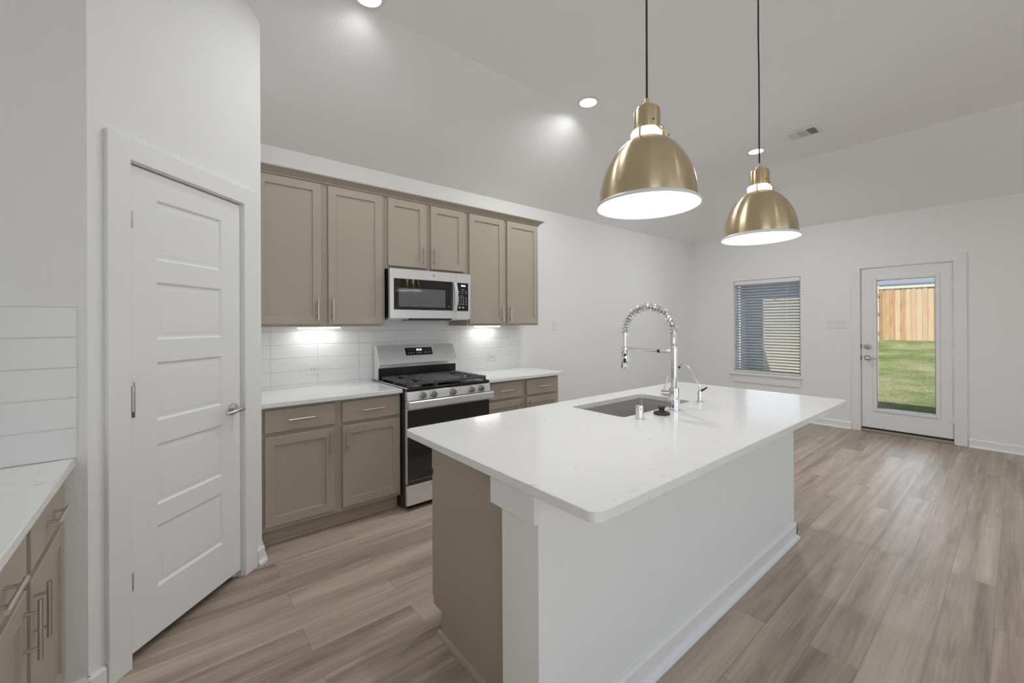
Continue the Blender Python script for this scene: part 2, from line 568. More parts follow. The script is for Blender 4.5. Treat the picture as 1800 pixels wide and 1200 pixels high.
# far wall with openings for window and back door
WY0, WY1, WZ0, WZ1 = 1.962, 2.874, .632, 2.062
DY0, DY1, DZ1 = .455, 1.31, 2.108
fwm = MB()
X0, X1 = XF, XF + .16
for y0, y1, z0, z1 in [(YR - .1, DY0, -.1, H + .02), (DY0, DY1, DZ1, H + .02), (DY1, WY0, -.1, H + .02),
                       (WY0, WY1, -.1, WZ0), (WY0, WY1, WZ1, H + .02), (WY1, YK + .1, -.1, H + .02), (DY0, DY1, -.1, -.005)]:
    fwm.box(X0, X1, y0, y1, z0, z1)
struct(fwm.build('wall_window', M_wall, smooth=0), 'white far wall holding the blind-covered window and the back door', 'wall')
# rear wall behind the viewpoint, with openings added for the fill lamps
rw = MB()
xs = [XL - .1] + [q for ab in REAR_FILL for q in ab] + [XF + .1]
for i in range(0, len(xs), 2):
    rw.box(xs[i], xs[i + 1], YR - .14, YR, -.1, HT + .05)
for a, b in REAR_FILL:
    rw.box(a, b, YR - .14, YR, -.1, .4); rw.box(a, b, YR - .14, YR, 2.5, HT + .05)
struct(rw.build('wall_rear', M_wall, smooth=0), 'white wall behind the viewpoint with added openings for fill light', 'wall')


def wallseg(name, label, pts, inward, th=.1):
    """a wall standing on a plan polyline with its top cut to the ceiling"""
    m = MB()
    nx, ny = inward
    for (x0, y0), (x1, y1) in zip(pts[:-1], pts[1:]):
        q = [(x0, y0), (x1, y1), (x1 + nx * th, y1 + ny * th), (x0 + nx * th, y0 + ny * th)]
        m.hexa([(x, y, -.05) for x, y in q] + [(x, y, ztop(x, y) + .03) for x, y in q])
    return struct(m.build(name, M_wall, smooth=0), label, 'wall')


A45 = PI / 4
DIAG0, DIAG1 = (-.2475, 2.1995), (.4055, 2.8525)
wallseg('wall_pantry_side', 'short white wall left of the pantry door above the corner counter', [(XL, 2.1995), (-.2475, 2.1995)], (0, 1))
# diagonal wall: pieces around the pantry door
S2 = math.sqrt(.5)
HX, HY = -.1395, 2.3075       # hinge edge of the pantry door
DW = .612                     # door opening width


def dpt(s, d=0):              # point along the diagonal wall, d = depth behind its face
    return (HX + s * S2 - d * S2, HY + s * S2 + d * S2)


s0 = ((DIAG0[0] - HX) + (DIAG0[1] - HY)) * S2
s1 = ((DIAG1[0] - HX) + (DIAG1[1] - HY)) * S2
PDT = 2.085
dm = MB()


def dpiece(sa, sb, z0, ztopf):
    q = [dpt(sa), dpt(sb), dpt(sb, .11), dpt(sa, .11)]
    dm.hexa([(x, y, z0) for x, y in q] + [(x, y, ztopf(x, y)) for x, y in q])


tp = lambda x, y: ztop(*((x, y))) + .03
scr = (YC - HY) / S2
dpiece(s0, -.012, -.05, tp)
dpiece(DW + .012, s1, -.05, tp)
dpiece(-.012, scr, PDT, tp)
dpiece(scr, DW + .012, PDT, tp)
struct(dm.build('wall_pantry', M_wall, smooth=0), 'white diagonal wall around the pantry door', 'wall')
wallseg('wall_pantry_return', 'short white wall between the pantry and the left base cabinet', [(.4055, 2.8525), (.4055, YK)], (-1, 0))


# ------------------------------------------------------------------ baseboards
def baseboard(name, label, p0, p1, out, h=.092, shoe=True):
    """board with a shoe moulding standing on the floor along p0-p1, 'out' is the unit normal into the room"""
    (x0, y0), (x1, y1) = p0, p1
    ox, oy = out
    prof = [(0, 0), (.031, 0), (.030, .008), (.026, .014), (.016, .018), (.014, .02), (.014, h - .012), (.006, h), (0, h)]
    vs = [(x0 + ox * a, y0 + oy * a, b) for a, b in prof] + [(x1 + ox * a, y1 + oy * a, b) for a, b in prof]
    n = len(prof)
    fs = [tuple(range(n)), tuple(range(2 * n - 1, n - 1, -1))] + [(i, (i + 1) % n, n + (i + 1) % n, n + i) for i in range(n)]
    m = MB().add(vs, fs)
    return struct(m.build(name, M_trim), label, 'baseboard')


baseboard('baseboard_kitchen', 'white baseboard along the cabinet wall beyond the counter', (3.06, YK), (XF - .01, YK), (0, -1))
baseboard('baseboard_window', 'white baseboard below the window left of the back door', (XF, 1.395), (XF, YK - .01), (-1, 0))
baseboard('baseboard_door', 'white baseboard on the far wall right of the back door', (XF, YR), (XF, .358), (-1, 0))
baseboard('baseboard_pantry', 'short white baseboard at the left of the pantry door', dpt(s0 - .006), dpt(-.1), (S2, -S2))
baseboard('baseboard_pantry_latch', 'short white baseboard at the latch side of the pantry door', dpt(DW + .108), dpt(s1 + .006), (S2, -S2))
baseboard('baseboard_return', 'short white baseboard on the pantry corner beside the toe kick', (.4055, 2.846), (.4055, 3.03), (1, 0))
baseboard('baseboard_side', 'white baseboard stub beside the corner base cabinet', (-.305, 2.1995), (-.24, 2.1995), (0, -1))

# ------------------------------------------------------------------ pantry door
D = thing('door_1', 'white five-panel pantry door on the diagonal wall', 'door', (HX, HY, 0), A45, kind='structure')
# leaf with five moulded panels, local x along the door, y into the pantry
leafx0, leafx1, lz0, lz1, yf, th = .003, .609, .045, 2.063, .004, .035


def panel_face(mb, x0, x1, z0, z1, wdt, y):
    """raised-field moulding: sloped sunk border around a field that comes back to the surface"""
    r0 = [(x0, z0), (x1, z0), (x1, z1), (x0, z1)]

    def inset(d): return [(x0 + d, z0 + d), (x1 - d, z0 + d), (x1 - d, z1 - d), (x0 + d, z1 - d)]
    rings = [(inset(0), y), (inset(.010), y + .009), (inset(.016), y + .009), (inset(.030), y + .004), (inset(.034), y + .004)]
    vs = [(p[0], yy, p[1]) for rr, yy in rings for p in rr]
    fs = []
    for k in range(len(rings) - 1):
        for i in range(4):
            a, b = k * 4 + i, k * 4 + (i + 1) % 4
            fs.append((a, b, b + 4, a + 4))
    n = (len(rings) - 1) * 4
    fs.append((n, n + 1, n + 2, n + 3))
    mb.add(vs, fs)


PX0, PX1 = .124, .481
PZ = [(.252, .520), (.610, .877), (.980, 1.237), (1.336, 1.589), (1.685, 1.949)]
lm = MB()
zs = [lz0] + [q for ab in PZ for q in ab] + [lz1]
for i in range(0, len(zs), 2):        # rails
    lm.add([(PX0, yf, zs[i]), (PX1, yf, zs[i]), (PX1, yf, zs[i + 1]), (PX0, yf, zs[i + 1])], [(0, 1, 2, 3)])
for a, b in ((leafx0, PX0), (PX1, leafx1)):
    for i in range(len(zs) - 1):
        lm.add([(a, yf, zs[i]), (b, yf, zs[i]), (b, yf, zs[i + 1]), (a, yf, zs[i + 1])], [(0, 1, 2, 3)])
for z0, z1 in PZ:
    panel_face(lm, PX0, PX1, z0, z1, .03, yf)
lm.add([(leafx0, yf, lz0), (leafx1, yf, lz0), (leafx1, yf + th, lz0), (leafx0, yf + th, lz0), (leafx0, yf, lz1), (leafx1, yf, lz1), (leafx1, yf + th, lz1), (leafx0, yf + th, lz1)],
       [(0, 1, 2, 3), (4, 5, 6, 7), (3, 2, 6, 7), (0, 3, 7, 4), (1, 2, 6, 5)])
leaf = lm.build('door_leaf', M_door, D, local=True, smooth=20)
for i, z in enumerate((.345, 1.12, 1.835)):
    hb = MB()
    for q in range(3):
        hb.cyl((0, -.006, z - .034 + q * .023), (0, -.006, z - .034 + q * .023 + .0215), .0075, n=12)
    hb.box(0, .014, -.002, .006, z - .034, z + .034)
    hg = hb.build('hinge', M_nickel_dark, D, local=True)
    hg['label'] = 'nickel hinge'
    if i == 1:
        sb = MB()
        sb.cyl((-.002, -.012, z + .045), (-.002, -.012, z + .03), .011, n=14)
        sb.cyl((0, -.018, z + .03), (0, -.018, z - .075), .0065, n=12)
        sb.build('door_stop', M_nickel_dark, hg, local=True)
        MB().cyl((0, -.018, z - .075), (0, -.018, z - .098), .0055, n=12).build('stop_tip', M_slot, hg, local=True)
hm = MB()
hm.lathe([(.0, -.014), (.020, -.013), (.030, -.008), (.033, 0)], (.553, yf, .945), 28, 'y')
hm.cyl((.553, yf - .01, .945), (.553, yf - .052, .945), .012, .011, 18)
hm.tube([(.566, yf - .052, .946), (.548, yf - .056, .946), (.515, yf - .058, .944), (.475, yf - .056, .941), (.452, yf - .052, .939)], [.0115, .012, .0105, .009, .0075], 14)
hl = hm.build('door_handle', M_nickel, D, local=True); hl['label'] = 'satin nickel lever handle'
MB().box(DW - .004, DW + .001, yf + .004, yf + .02, .91, .975).build('latch_plate', M_nickel_dark, D, local=True)

TR = thing('trim_1', 'white casing and jamb around the pantry door', 'trim', (HX, HY, 0), A45, kind='structure')
jm = MB()
jm.box(-.012, 0, -.001, .11, 0, PDT); jm.box(DW, DW + .012, -.001, .11, 0, PDT); jm.box(-.012, DW + .012, -.001, .11, 2.07, PDT)
jm.box(DW - .012, DW, yf + th + .002, yf + th + .04, 0, 2.07); jm.box(0, .012, yf + th + .002, yf + th + .04, 0, 2.07); jm.box(0, DW, yf + th + .002, yf + th + .04, 2.058, 2.07)
jm.build('door_jamb', M_trim, TR, local=True)
cs = MB()
cs.prism([(-.096, 0), (-.005, 0), (-.005, 2.075), (DW + .006, 2.075), (DW + .006, 0), (DW + .1, 0), (DW + .1, 2.166), (-.096, 2.166)], 'y', -.018, 0)
cs.build('door_casing', M_trim, TR, bevel=.003, local=True)

# ------------------------------------------------------------------ back door in the far wall (local: x = -Y world, y = +X world)
B = thing('door_2', 'white back door with a tall glass lite facing the lawn', 'door', (XF, 1.289, 0), -PI / 2, kind='structure')
bw = .81; gz0, gz1, gx0, gx1 = .305, 1.935, .145, .678
bd = MB()
yb = .006
bd.box(0, gx0, yb, yb + .045, .058, 2.083); bd.box(gx1, bw, yb, yb + .045, .058, 2.083)
bd.box(gx0, gx1, yb, yb + .045, .058, gz0); bd.box(gx0, gx1, yb, yb + .045, gz1, 2.083)
bd.build('door_leaf', M_door, B, local=True, smooth=0)
lf = MB()
for x0, x1, z0, z1 in [(gx0 - .034, gx0 + .006, gz0 - .034, gz1 + .034), (gx1 - .006, gx1 + .034, gz0 - .034, gz1 + .034),
                       (gx0 + .006, gx1 - .006, gz0 - .034, gz0 + .006), (gx0 + .006, gx1 - .006, gz1 - .006, gz1 + .034)]:
    lf.box(x0, x1, yb - .012, yb + .047, z0, z1)
lt = lf.build('lite_frame', M_trim, B, bevel=.006, local=True)
sg = MB()
a0, a1, c0, c1 = gx0 + .006, gx1 - .006, gz0 + .006, gz1 - .006
for x0, x1, z0, z1 in [(a0, a0 + .004, c0, c1), (a1 - .004, a1, c0, c1), (a0 + .004, a1 - .004, c0, c0 + .004), (a0 + .004, a1 - .004, c1 - .004, c1)]:
    sg.box(x0, x1, yb - .004, yb + .0395, z0, z1)
sg.build('glass_spacer', mat('grey_glass_spacer', (.22, .23, .24), .5), lt, local=True, smooth=0)
MB().box(gx0, gx1, yb + .040, yb + .045, gz0, gz1).build('glass_pane', M_glass, lt, local=True, smooth=0)
for z in (.29, 1.057, 1.83):
    hb = MB().cyl((bw + .004, -.006, z - .055), (bw + .004, -.006, z + .055), .009, n=12)
    hb.box(bw - .012, bw + .02, -.0005, .006, z - .05, z + .05)
    hb.build('hinge', M_trim, B, local=True)
dbm = MB().lathe([(0, -.022), (.018, -.021), (.022, -.012), (.033, -.010), (.036, yb)], (.058, 0, 1.09), 28, 'y')
dbm.box(.054, .062, -.034, -.018, 1.076, 1.104)
q = dbm.build('deadbolt', M_nickel, B, local=True); q['label'] = 'satin nickel deadbolt turn'
hm = MB().lathe([(0, -.018), (.018, -.017), (.030, -.008), (.036, yb)], (.058, 0, .945), 28, 'y')
hm.cyl((.058, -.01, .945), (.058, -.052, .945), .011, n=16)
hm.tube([(.05, -.055, .945), (.075, -.058, .945), (.12, -.056, .943), (.165, -.05, .941)], [.010, .0105, .009, .007], 12)
q = hm.build('door_handle', M_nickel, B, local=True); q['label'] = 'satin nickel lever handle'
for z in (1.09, .945):
    MB().box(-.009, -.0015, -.001, .01, z - .03, z + .03).build('strike_plate', M_slot, B, local=True)
T2 = thing('trim_2', 'white casing, jamb and threshold around the back door', 'trim', (XF, 1.289, 0), -PI / 2, kind='structure')
jm = MB()
jm.box(-.021, -.006, -.001, .16, 0, 2.105); jm.box(bw + .006, bw + .021, -.001, .16, 0, 2.105); jm.box(-.021, bw + .021, -.001, .16, 2.089, 2.105)
jm.box(-.006, .004, .058, .1, 0, 2.09); jm.box(bw - .004, bw + .006, .058, .1, 0, 2.09)
jm.build('door_jamb', M_trim, T2, local=True)
cs = MB()
cs.prism([(-.103, 0), (-.011, 0), (-.011, 2.095), (bw + .011, 2.095), (bw + .011, 0), (bw + .113, 0), (bw + .113, 2.188), (-.103, 2.188)], 'y', -.018, 0)
cs.build('door_casing', M_trim, T2, bevel=.003, local=True)
q = MB().box(-.006, bw + .006, -.012, .15, 0, .034).build('threshold', mat('bronze_threshold', (.36, .30, .24), .5), T2, bevel=.006, local=True)
q['label'] = 'tan threshold strip'
MB().box(-.004, bw + .004, .012, .045, .034, .058).build('weather_seal', M_blackm, T2, local=True)

# ------------------------------------------------------------------ window, sill and blind
WN = thing('window_1', 'white framed window behind the half-open blind', 'window', (XF, WY1, WZ0), -PI / 2, kind='structure')
ww, wh = WY1 - WY0, WZ1 - WZ0
fm = MB()
for x0, x1, z0, z1 in [(0, .045, 0, wh), (ww - .045, ww, 0, wh), (.045, ww - .045, 0, .045), (.045, ww - .045, wh - .045, wh)]:
    fm.box(x0, x1, .10, .15, z0, z1)
wf = fm.build('window_frame', M_trim, WN, local=True, smooth=0)
MB().box(.03, ww - .03, .122, .127, .03, wh - .03).build('glass_pane', M_glass, wf, local=True, smooth=0)
SI = thing('trim_3', 'white window stool and apron under the blind', 'trim', (XF, WY1, .47), -PI / 2, kind='structure')
MB().prism([(-.04, .13), (-.04, .155), (-.034, .162), (.1, .162), (.1, .13)], 'x', -.042, ww + .022).build('window_sill', M_trim, SI, local=True)
q = [(-.002, .008), (ww - .006, .008), (ww + .004, .13), (-.014, .13)]
MB().prism(q, 'y', -.018, 0).build('apron', M_trim, SI, local=True, bevel=.003)

BL = thing('window_blind', 'white horizontal slat blind with half-open slats inside the far-wall window', 'blind', (XF + .045, WY1, WZ0), -PI / 2)
bx0, bx1 = .016, ww - .016
nsl = 31
ztop_s, zbot_s = wh - .075, .045
tilt = math.radians(-33)
sm = MB()
for i in range(nsl):
    zc = zbot_s + (ztop_s - zbot_s) * i / (nsl - 1)
    hw = .025
    dx, dz = hw * math.cos(tilt), hw * math.sin(tilt)
    ox, oz = -.0014 * math.sin(tilt), .0014 * math.cos(tilt)
    poly = [(-dx - ox, zc - dz - oz), (dx - ox, zc + dz - oz), (dx + ox, zc + dz + oz), (-dx + ox, zc - dz + oz)]
    sm.prism(poly, 'x', bx0, bx1)
sl = sm.build('slats', M_slat, BL, local=True, smooth=0)
sl['label'] = 'stack of white horizontal slats'
MB().box(bx0 - .008, bx1 + .008, -.036, -.022, wh - .062, wh - .003).build('valance', M_trim, BL, bevel=.004, local=True)
MB().box(bx0, bx1, -.022, .026, wh - .05, wh - .005).build('headrail', M_trim, BL, local=True)
MB().box(bx0, bx1, -.025, .025, .006, .03).build('bottom_rail', M_trim, BL, bevel=.004, local=True)
for x in (.12, ww - .17):
    cm = MB()
    for y in (-.026, .026):
        cm.cyl((x, y, .02), (x, y, wh - .05), .0013, n=6)
    cm.build('ladder_cord', M_plastic, BL, local=True)

# ------------------------------------------------------------------ backsplash
struct(MB().box(.4065, 3.02, YK - .009, YK, .914, 1.45).build('backsplash_kitchen', M_tileK, smooth=0), 'glossy white wall tile behind the range and counters', 'backsplash')
struct(MB().box(XL, -.272, 2.1995 - .009, 2.1995, .914, 1.468).build('backsplash_side', M_tileS, smooth=0), 'white wall tile on the short wall above the corner counter', 'backsplash')


# ------------------------------------------------------------------ cabinets
def bar_handle(parent, p, vertical, length=.157, cc=.096, r=.006, out=.029):
    """bar pull, p = centre on the door face, local front is -y"""
    m = MB()
    x, y, z = p
    if vertical:
        m.cyl((x, y - out, z - length / 2), (x, y - out, z + length / 2), r, n=14)
        for s in (-1, 1): m.cyl((x, y, z + s * cc / 2), (x, y - out, z + s * cc / 2), r * .7, n=10)
    else:
        m.cyl((x - length / 2, y - out, z), (x + length / 2, y - out, z), r, n=14)
        for s in (-1, 1): m.cyl((x + s * cc / 2, y, z), (x + s * cc / 2, y - out, z), r * .7, n=10)
    o = m.build('handle', M_nickel, parent, local=True)
    o['label'] = 'brushed nickel bar handle'
    return o


def shaker(x0, x1, z0, z1, y=-.02, th=.0195, rail=.057, dep=.009):
    m = MB()

    def ring(d): return [(x0 + d, z0 + d), (x1 - d, z0 + d), (x1 - d, z1 - d), (x0 + d, z1 - d)]
    rings = [(ring(0), y + th), (ring(0), y + .002), (ring(.002), y), (ring(rail), y), (ring(rail + .003), y + dep)]
    vs = [(p[0], yy, p[1]) for rr, yy in rings for p in rr]
    fs = [(3, 2, 1, 0)]
    for k in range(len(rings) - 1):
        for i in range(4):
            a, b = k * 4 + i, k * 4 + (i + 1) % 4
            fs.append((a, b, b + 4, a + 4))
    n = (len(rings) - 1) * 4
    fs.append((n, n + 1, n + 2, n + 3))
    return m.add(vs, fs)


def upper_cabinet(label, x0, x1, z0, z1, doors, hz, dz0, dz1):
    W = x1 - x0
    t = thing('wall_cabinet', label, 'cabinet', (x0, 3.228, z0), 0, 'taupe wall cabinets')
    b = MB().box(0, W, .018, .327, .012, z1 - z0)          # box
    b.box(0, W, 0, .018, 0, z1 - z0)                       # face frame
    b.box(0, .018, .018, .327, 0, .012); b.box(W - .018, W, .018, .327, 0, .012)
    b.build('carcass', M_taupe, t, local=True, smooth=0)
    for (a, c, hs) in doors:
        d = shaker(a - x0, c - x0, dz0 - z0, dz1 - z0).build('door', M_taupe, t, local=True, smooth=20)
        hx = (c - x0 - .028) if hs > 0 else (a - x0 + .028)
        bar_handle(d, (hx, -.02, hz - z0), True)
    return t


upper_cabinet('tall two-door taupe wall cabinet beside the pantry, left of the microwave', .409, 1.318, 1.387, 2.437,
              [(.425, .836, 1), (.884, 1.293, -1)], 1.513, 1.404, 2.424)
upper_cabinet('short two-door taupe wall cabinet above the microwave', 1.320, 2.1, 1.852, 2.437,
              [(1.341, 1.679, 1), (1.725, 2.064, -1)], 1.98, 1.876, 2.424)
upper_cabinet('tall two-door taupe wall cabinet right of the microwave', 2.102, 2.999, 1.387, 2.437,
              [(2.122, 2.525, 1), (2.568, 2.982, -1)], 1.505, 1.404, 2.424)
# crown moulding, front run and right return
cr = [(0, 0), (-.008, 0), (-.010, .012), (-.020, .022), (-.038, .036), (-.046, .040), (-.052, .044), (-.052, .052), (0, .052)]
cm = MB()
yb_, xe, zc = 3.228, 2.999, 2.432
n = len(cr)
vs = [(.41, yb_ + a, zc + b) for a, b in cr] + [(xe - a, yb_ + a, zc + b) for a, b in cr] + [(xe - a, 3.557, zc + b) for a, b in cr]
fs = [tuple(range(n)), tuple(range(3 * n - 1, 2 * n - 1, -1))]
for s_ in (0, n):
    fs += [(s_ + i, s_ + (i + 1) % n, s_ + n + (i + 1) % n, s_ + n + i) for i in range(n)]
cm.add(vs, fs)
tag(cm.build('crown_moulding', M_taupe, smooth=0), 'taupe crown moulding running along the top of the wall cabinets', 'moulding')


def base_cabinet(label, loc, rz, W, Dp, doors, drawers, hside, zt=.882, toe=.055):
    t = thing('base_cabinet', label, 'cabinet', loc, rz, 'taupe base cabinets')
    MB().box(0, W, 0, Dp, .105, zt).build('carcass', M_taupe, t, local=True, smooth=0)
    tk = MB().box(0.005, W - .003, toe, toe + .02, 0, .105)
    tk.build('toe_kick', M_taupe, t, local=True, smooth=0)
    MB().prism([(toe, 0), (toe - .014, 0), (toe - .013, .008), (toe - .007, .016), (toe, .019)], 'x', .035, W - .02).build('shoe_moulding', M_taupe, t, local=True)
    for (a, c), hs in zip(doors, hside):
        d = shaker(a, c, .134, .697).build('door', M_taupe, t, local=True, smooth=20)
        hx = (c - .028) if hs > 0 else (a + .028)
        bar_handle(d, (hx, -.02, .597), True)
    for a, c in drawers:
        d = MB().box(a, c, -.02, -.0005, .723, .863).build('drawer', M_taupe, t, bevel=.002, local=True)
        bar_handle(d, ((a + c) / 2, -.02, .794), False)
    return t


base_cabinet('taupe two-door base cabinet between the pantry and the range', (.408, 2.985, 0), 0, .928, .57,
             [(.031, .448), (.499, .918)], [(.031, .448), (.499, .918)], (1, -1))
base_cabinet('taupe two-door base cabinet right of the range, partly hidden by the island', (2.114, 2.985, 0), 0, .931, .57,
             [(.022, .435), (.489, .905)], [(.022, .435), (.489, .905)], (1, -1))
base_cabinet('taupe base cabinet under the corner counter at the left picture edge', (-.322, 1.155, 0), PI / 2, 1.034, .6,
             [(.035, .513), (.559, 1.012)], [(.035, .513), (.559, 1.012)], (1, -1))

# countertops
tag(MB().box(.408, 1.339, 2.938, YK - .01, .884, .914).build('countertop', M_quartz, bevel=.003), 'white quartz countertop between the pantry and the range', 'countertop')
tag(MB().box(2.109, 3.08, 2.938, YK - .01, .884, .914).build('countertop', M_quartz, bevel=.003), 'white quartz countertop right of the range', 'countertop')
tag(MB().box(XL + .004, -.279, 1.12, 2.189, .884, .914).build('countertop', M_quartz, bevel=.003), 'white quartz corner countertop at the left picture edge', 'countertop')


# ------------------------------------------------------------------ under-cabinet lights
def strip(label, x0, x1):
    t = thing('undercabinet_light', label, 'light', ((x0 + x1) / 2, 3.455, 1.366), 0)
    MB().box(x0, x1, 3.43, 3.48, 1.381, 1.3985).build('housing', M_plastic, t)
    MB().box(x0 + .003, x1 - .003, 3.433, 3.477, 1.3715, 1.381).build('lens', M_uc, t)
    light('strip_glow', 'AREA', ((x0 + x1) / 2, 3.457, 1.369), .42, (1, .985, .96), rot=(0, 0, 0), shape='RECTANGLE', size=x1 - x0, size_y=.04)


strip('lit under-cabinet light below the left wall cabinet', .731, 1.038)
strip('lit under-cabinet light below the right wall cabinet', 2.348, 2.650)


# ------------------------------------------------------------------ outlets and switches
def outlet(label, cx, cz):
    t = thing('outlet', label, 'outlet', (cx, YK - .009, cz), 0, 'outlets in the wall tile')
    MB().box(-.062, .062, -.006, 0, -.041, .041).build('cover_plate', M_plastic, t, bevel=.003, local=True)
    MB().box(-.034, .034, -.008, -.006, -.017, .017).build('receptacle', M_plastic, t, bevel=.001, local=True)
    s = MB()
    for sx in (-1, 1):
        s.box(sx * .021 - .006, sx * .021 + .004, -.0084, -.008, .005, .0075)
        s.box(sx * .021 - .006, sx * .021 + .003, -.0084, -.008, -.0075, -.005)
        s.cyl((sx * .021 + sx * .010, -.008, 0), (sx * .021 + sx * .010, -.0084, 0), .0028, n=10)
    s.box(-.003, .003, -.0086, -.008, -.009, -.002); s.box(-.003, .003, -.0086, -.008, .002, .009)
    s.build('slots', M_slot, t, local=True)


outlet('white horizontal outlet in the tile left of the range', .868, 1.048)
outlet('white horizontal outlet in the tile right of the range', 2.636, 1.055)


def switch(label, loc, rz, gangs):
    t = thing('light_switch', label, 'switch', loc, rz)
    wd = .07 + .046 * (gangs - 1)
    MB().box(-wd / 2, wd / 2, -.006, 0, -.058, .058).build('cover_plate', M_plastic, t, bevel=.003, local=True)
    for g in range(gangs):
        x = (g - (gangs - 1) / 2) * .046
        MB().prism([(-.006, -.033), (-.010, -.033), (-.0065, 0), (-.0105, .033), (-.006, .033)], 'x', x - .0165, x + .0165).build('rocker', M_plastic, t, local=True)


switch('single white rocker switch on the wall right of the cabinets', (3.578, YK, 1.381), 0, 1)
switch('wide four-gang white switch plate between the window and the back door', (XF, 1.551, 1.381), -PI / 2, 4)

# ------------------------------------------------------------------ range
RX0, RX1, RY = 1.344, 2.104, 2.885
R = thing('gas_range', 'stainless steel freestanding gas range with black cooktop and oven glass', 'range', ((RX0 + RX1) / 2, 3.2, 0))
MB().box(RX0 + .003, RX1 - .003, RY + .03, 3.53, .03, .905).build('body', M_slate, R, smooth=0)
for x in (RX0 + .05, RX1 - .05):
    for y in (RY + .07, 3.45):
        MB().cyl((x, y, 0), (x, y, .03), .016, .013, 14).build('foot', M_blackm, R)
MB().box(RX0, RX1, RY, RY + .03, .043, .192).build('storage_drawer', M_steel, R, bevel=.004)
od = MB().box(RX0, RX1, RY, RY + .03, .203, .765).build('oven_door', M_steel, R, bevel=.003)
og = MB().box(RX0 + .004, RX1 - .004, RY - .004, RY - .0005, .206, .755).build('oven_window', M_glassblack, od, bevel=.001)
MB().box(RX0 + .012, RX1 - .012, RY - .0048, RY - .0042, .226, .2275).build('glass_line', M_mark, od, smooth=0)
hm = MB()
hm.prism([(RY - .058, .776), (RY - .058, .822), (RY - .052, .828), (RY - .040, .828), (RY - .036, .820), (RY - .036, .780), (RY - .040, .772), (RY - .052, .772)], 'x', RX0 - .006, RX1 + .006)
for x in (RX0 + .012, RX1 - .012):
    hm.box(x - .012, x + .012, RY - .04, RY - .0005, .776, .764 + .05)
hh = hm.build('oven_handle', M_steel, od, bevel=.002)
vm = MB().box(RX0 + .002, RX1 - .002, RY - .004, RY + .03, .767, .823)
vs_ = vm.build('vent_strip', M_steel, R, bevel=.002)
for xc in (1.455, 1.55, 1.605, 1.70, 1.76, 1.86, 1.93, 2.0):
    for z in (.812, .803):
        MB().box(xc - .02, xc + .02, RY - .0045, RY - .003, z - .0022, z + .0022).build('vent_slot', M_blackm, vs_, smooth=0)
cp = MB().prism([(RY + .03, .826), (RY - .012, .826), (RY - .016, .830), (RY - .006, .893), (RY + .03, .897)], 'x', RX0, RX1).build('control_panel', M_steel, R, bevel=.002)
for x in (1.468, 1.560, 1.733, 1.911, 2.005):
    k = MB().lathe([(0, -.036), (.018, -.035), (.0205, -.031), (.0215, -.012), (.026, -.010), (.027, 0)], (x, RY - .011, .862), 26, 'y')
    ko = k.build('knob', M_nickel_dark, R)
    MB().box(x - .0042, x + .0042, RY - .054, RY - .042, .8425, .8815).build('grip', M_nickel_dark, ko, bevel=.0015)
# cooktop
MB().box(RX0 + .001, RX1 - .001, RY - .004, 3.47, .897, .918).build('cooktop', M_black, R, bevel=.004)
MB().box(RX0 + .006, RX1 - .006, RY + .028, 3.44, .918, .9195).build('cooktop_deck', M_black, R)
for x0, x1 in ((RX0 - .001, RX0 + .008), (RX1 - .008, RX1 + .001)):
    MB().box(x0, x1, RY, 3.5, .9185, .924).build('side_trim', M_steel, R)
for bx, by, br in ((1.475, 3.03, .05), (1.475, 3.31, .04), (1.724, 3.17, .045), (1.973, 3.03, .05), (1.973, 3.31, .036)):
    bo = MB().lathe([(br + .012, .9195), (br + .010, .926), (br, .928)], (bx, by, 0), 26, cap1=True).build('burner', mat('aluminium_burner_ring', (.6, .6, .6), .35, 1.0), R)
    MB().lathe([(br - .006, .928), (br - .004, .934), (br - .010, .937)], (bx, by, 0), 26, cap1=True).build('burner_cap', M_iron, bo)


def grate(x0, x1, burners, griddle=False):
    y0, y1 = RY + .025, 3.415
    g = MB(); zt = .958; bt = .014
    def bar(ax, ay, bx, by, z0=zt - .016, z1=zt):
        v = Vector((bx - ax, by - ay, 0)).normalized(); q = Vector((-v.y, v.x, 0)) * bt / 2
        a = Vector((ax, ay, 0)); b = Vector((bx, by, 0))
        pts = [a - q, b - q, b + q, a + q]
        g.hexa([(p.x, p.y, z0) for p in pts] + [(p.x, p.y, z1) for p in pts])
    bar(x0 + bt / 2, y0, x0 + bt / 2, y1); bar(x1 - bt / 2, y0, x1 - bt / 2, y1)
    bar(x0, y0 + bt / 2, x1, y0 + bt / 2, .936); bar(x0, y1 - bt / 2, x1, y1 - bt / 2, .936)
    for x in (x0 + .008, x1 - .008):
        for y in (y0 + .008, (y0 + y1) / 2, y1 - .008):
            g.box(x - .008, x + .008, y - .009, y + .009, .919, zt - .005)
    if griddle:
        pass
    else:
        bar(x0, (y0 + y1) / 2, x1, (y0 + y1) / 2)
        for k in range(8):
            y = y0 + .035 + k * (y1 - y0 - .07) / 7
            bar(x0, y, x0 + .055, y); bar(x1 - .055, y, x1, y)
        for bx, by in burners:
            for a in range(4):
                an = PI / 4 + a * PI / 2
                bar(bx + .028 * math.cos(an), by + .028 * math.sin(an), bx + .115 * math.cos(an), by + .115 * math.sin(an), zt - .014, zt + .003)
            bar(bx - .105, by, bx - .03, by); bar(bx + .03, by, bx + .105, by)
    go = g.build('grate', M_iron, R, bevel=.002)
    if griddle:
        MB().box(x0 + .008, x1 - .008, y0 + .02, y1 - .02, zt - .008, zt + .003).build('griddle_plate', M_iron, go, bevel=.003)


grate(RX0 + .018, 1.600, [(1.475, 3.03), (1.475, 3.31)])
grate(1.604, 1.844, [], True)
grate(1.848, RX1 - .018, [(1.973, 3.03), (1.973, 3.31)])
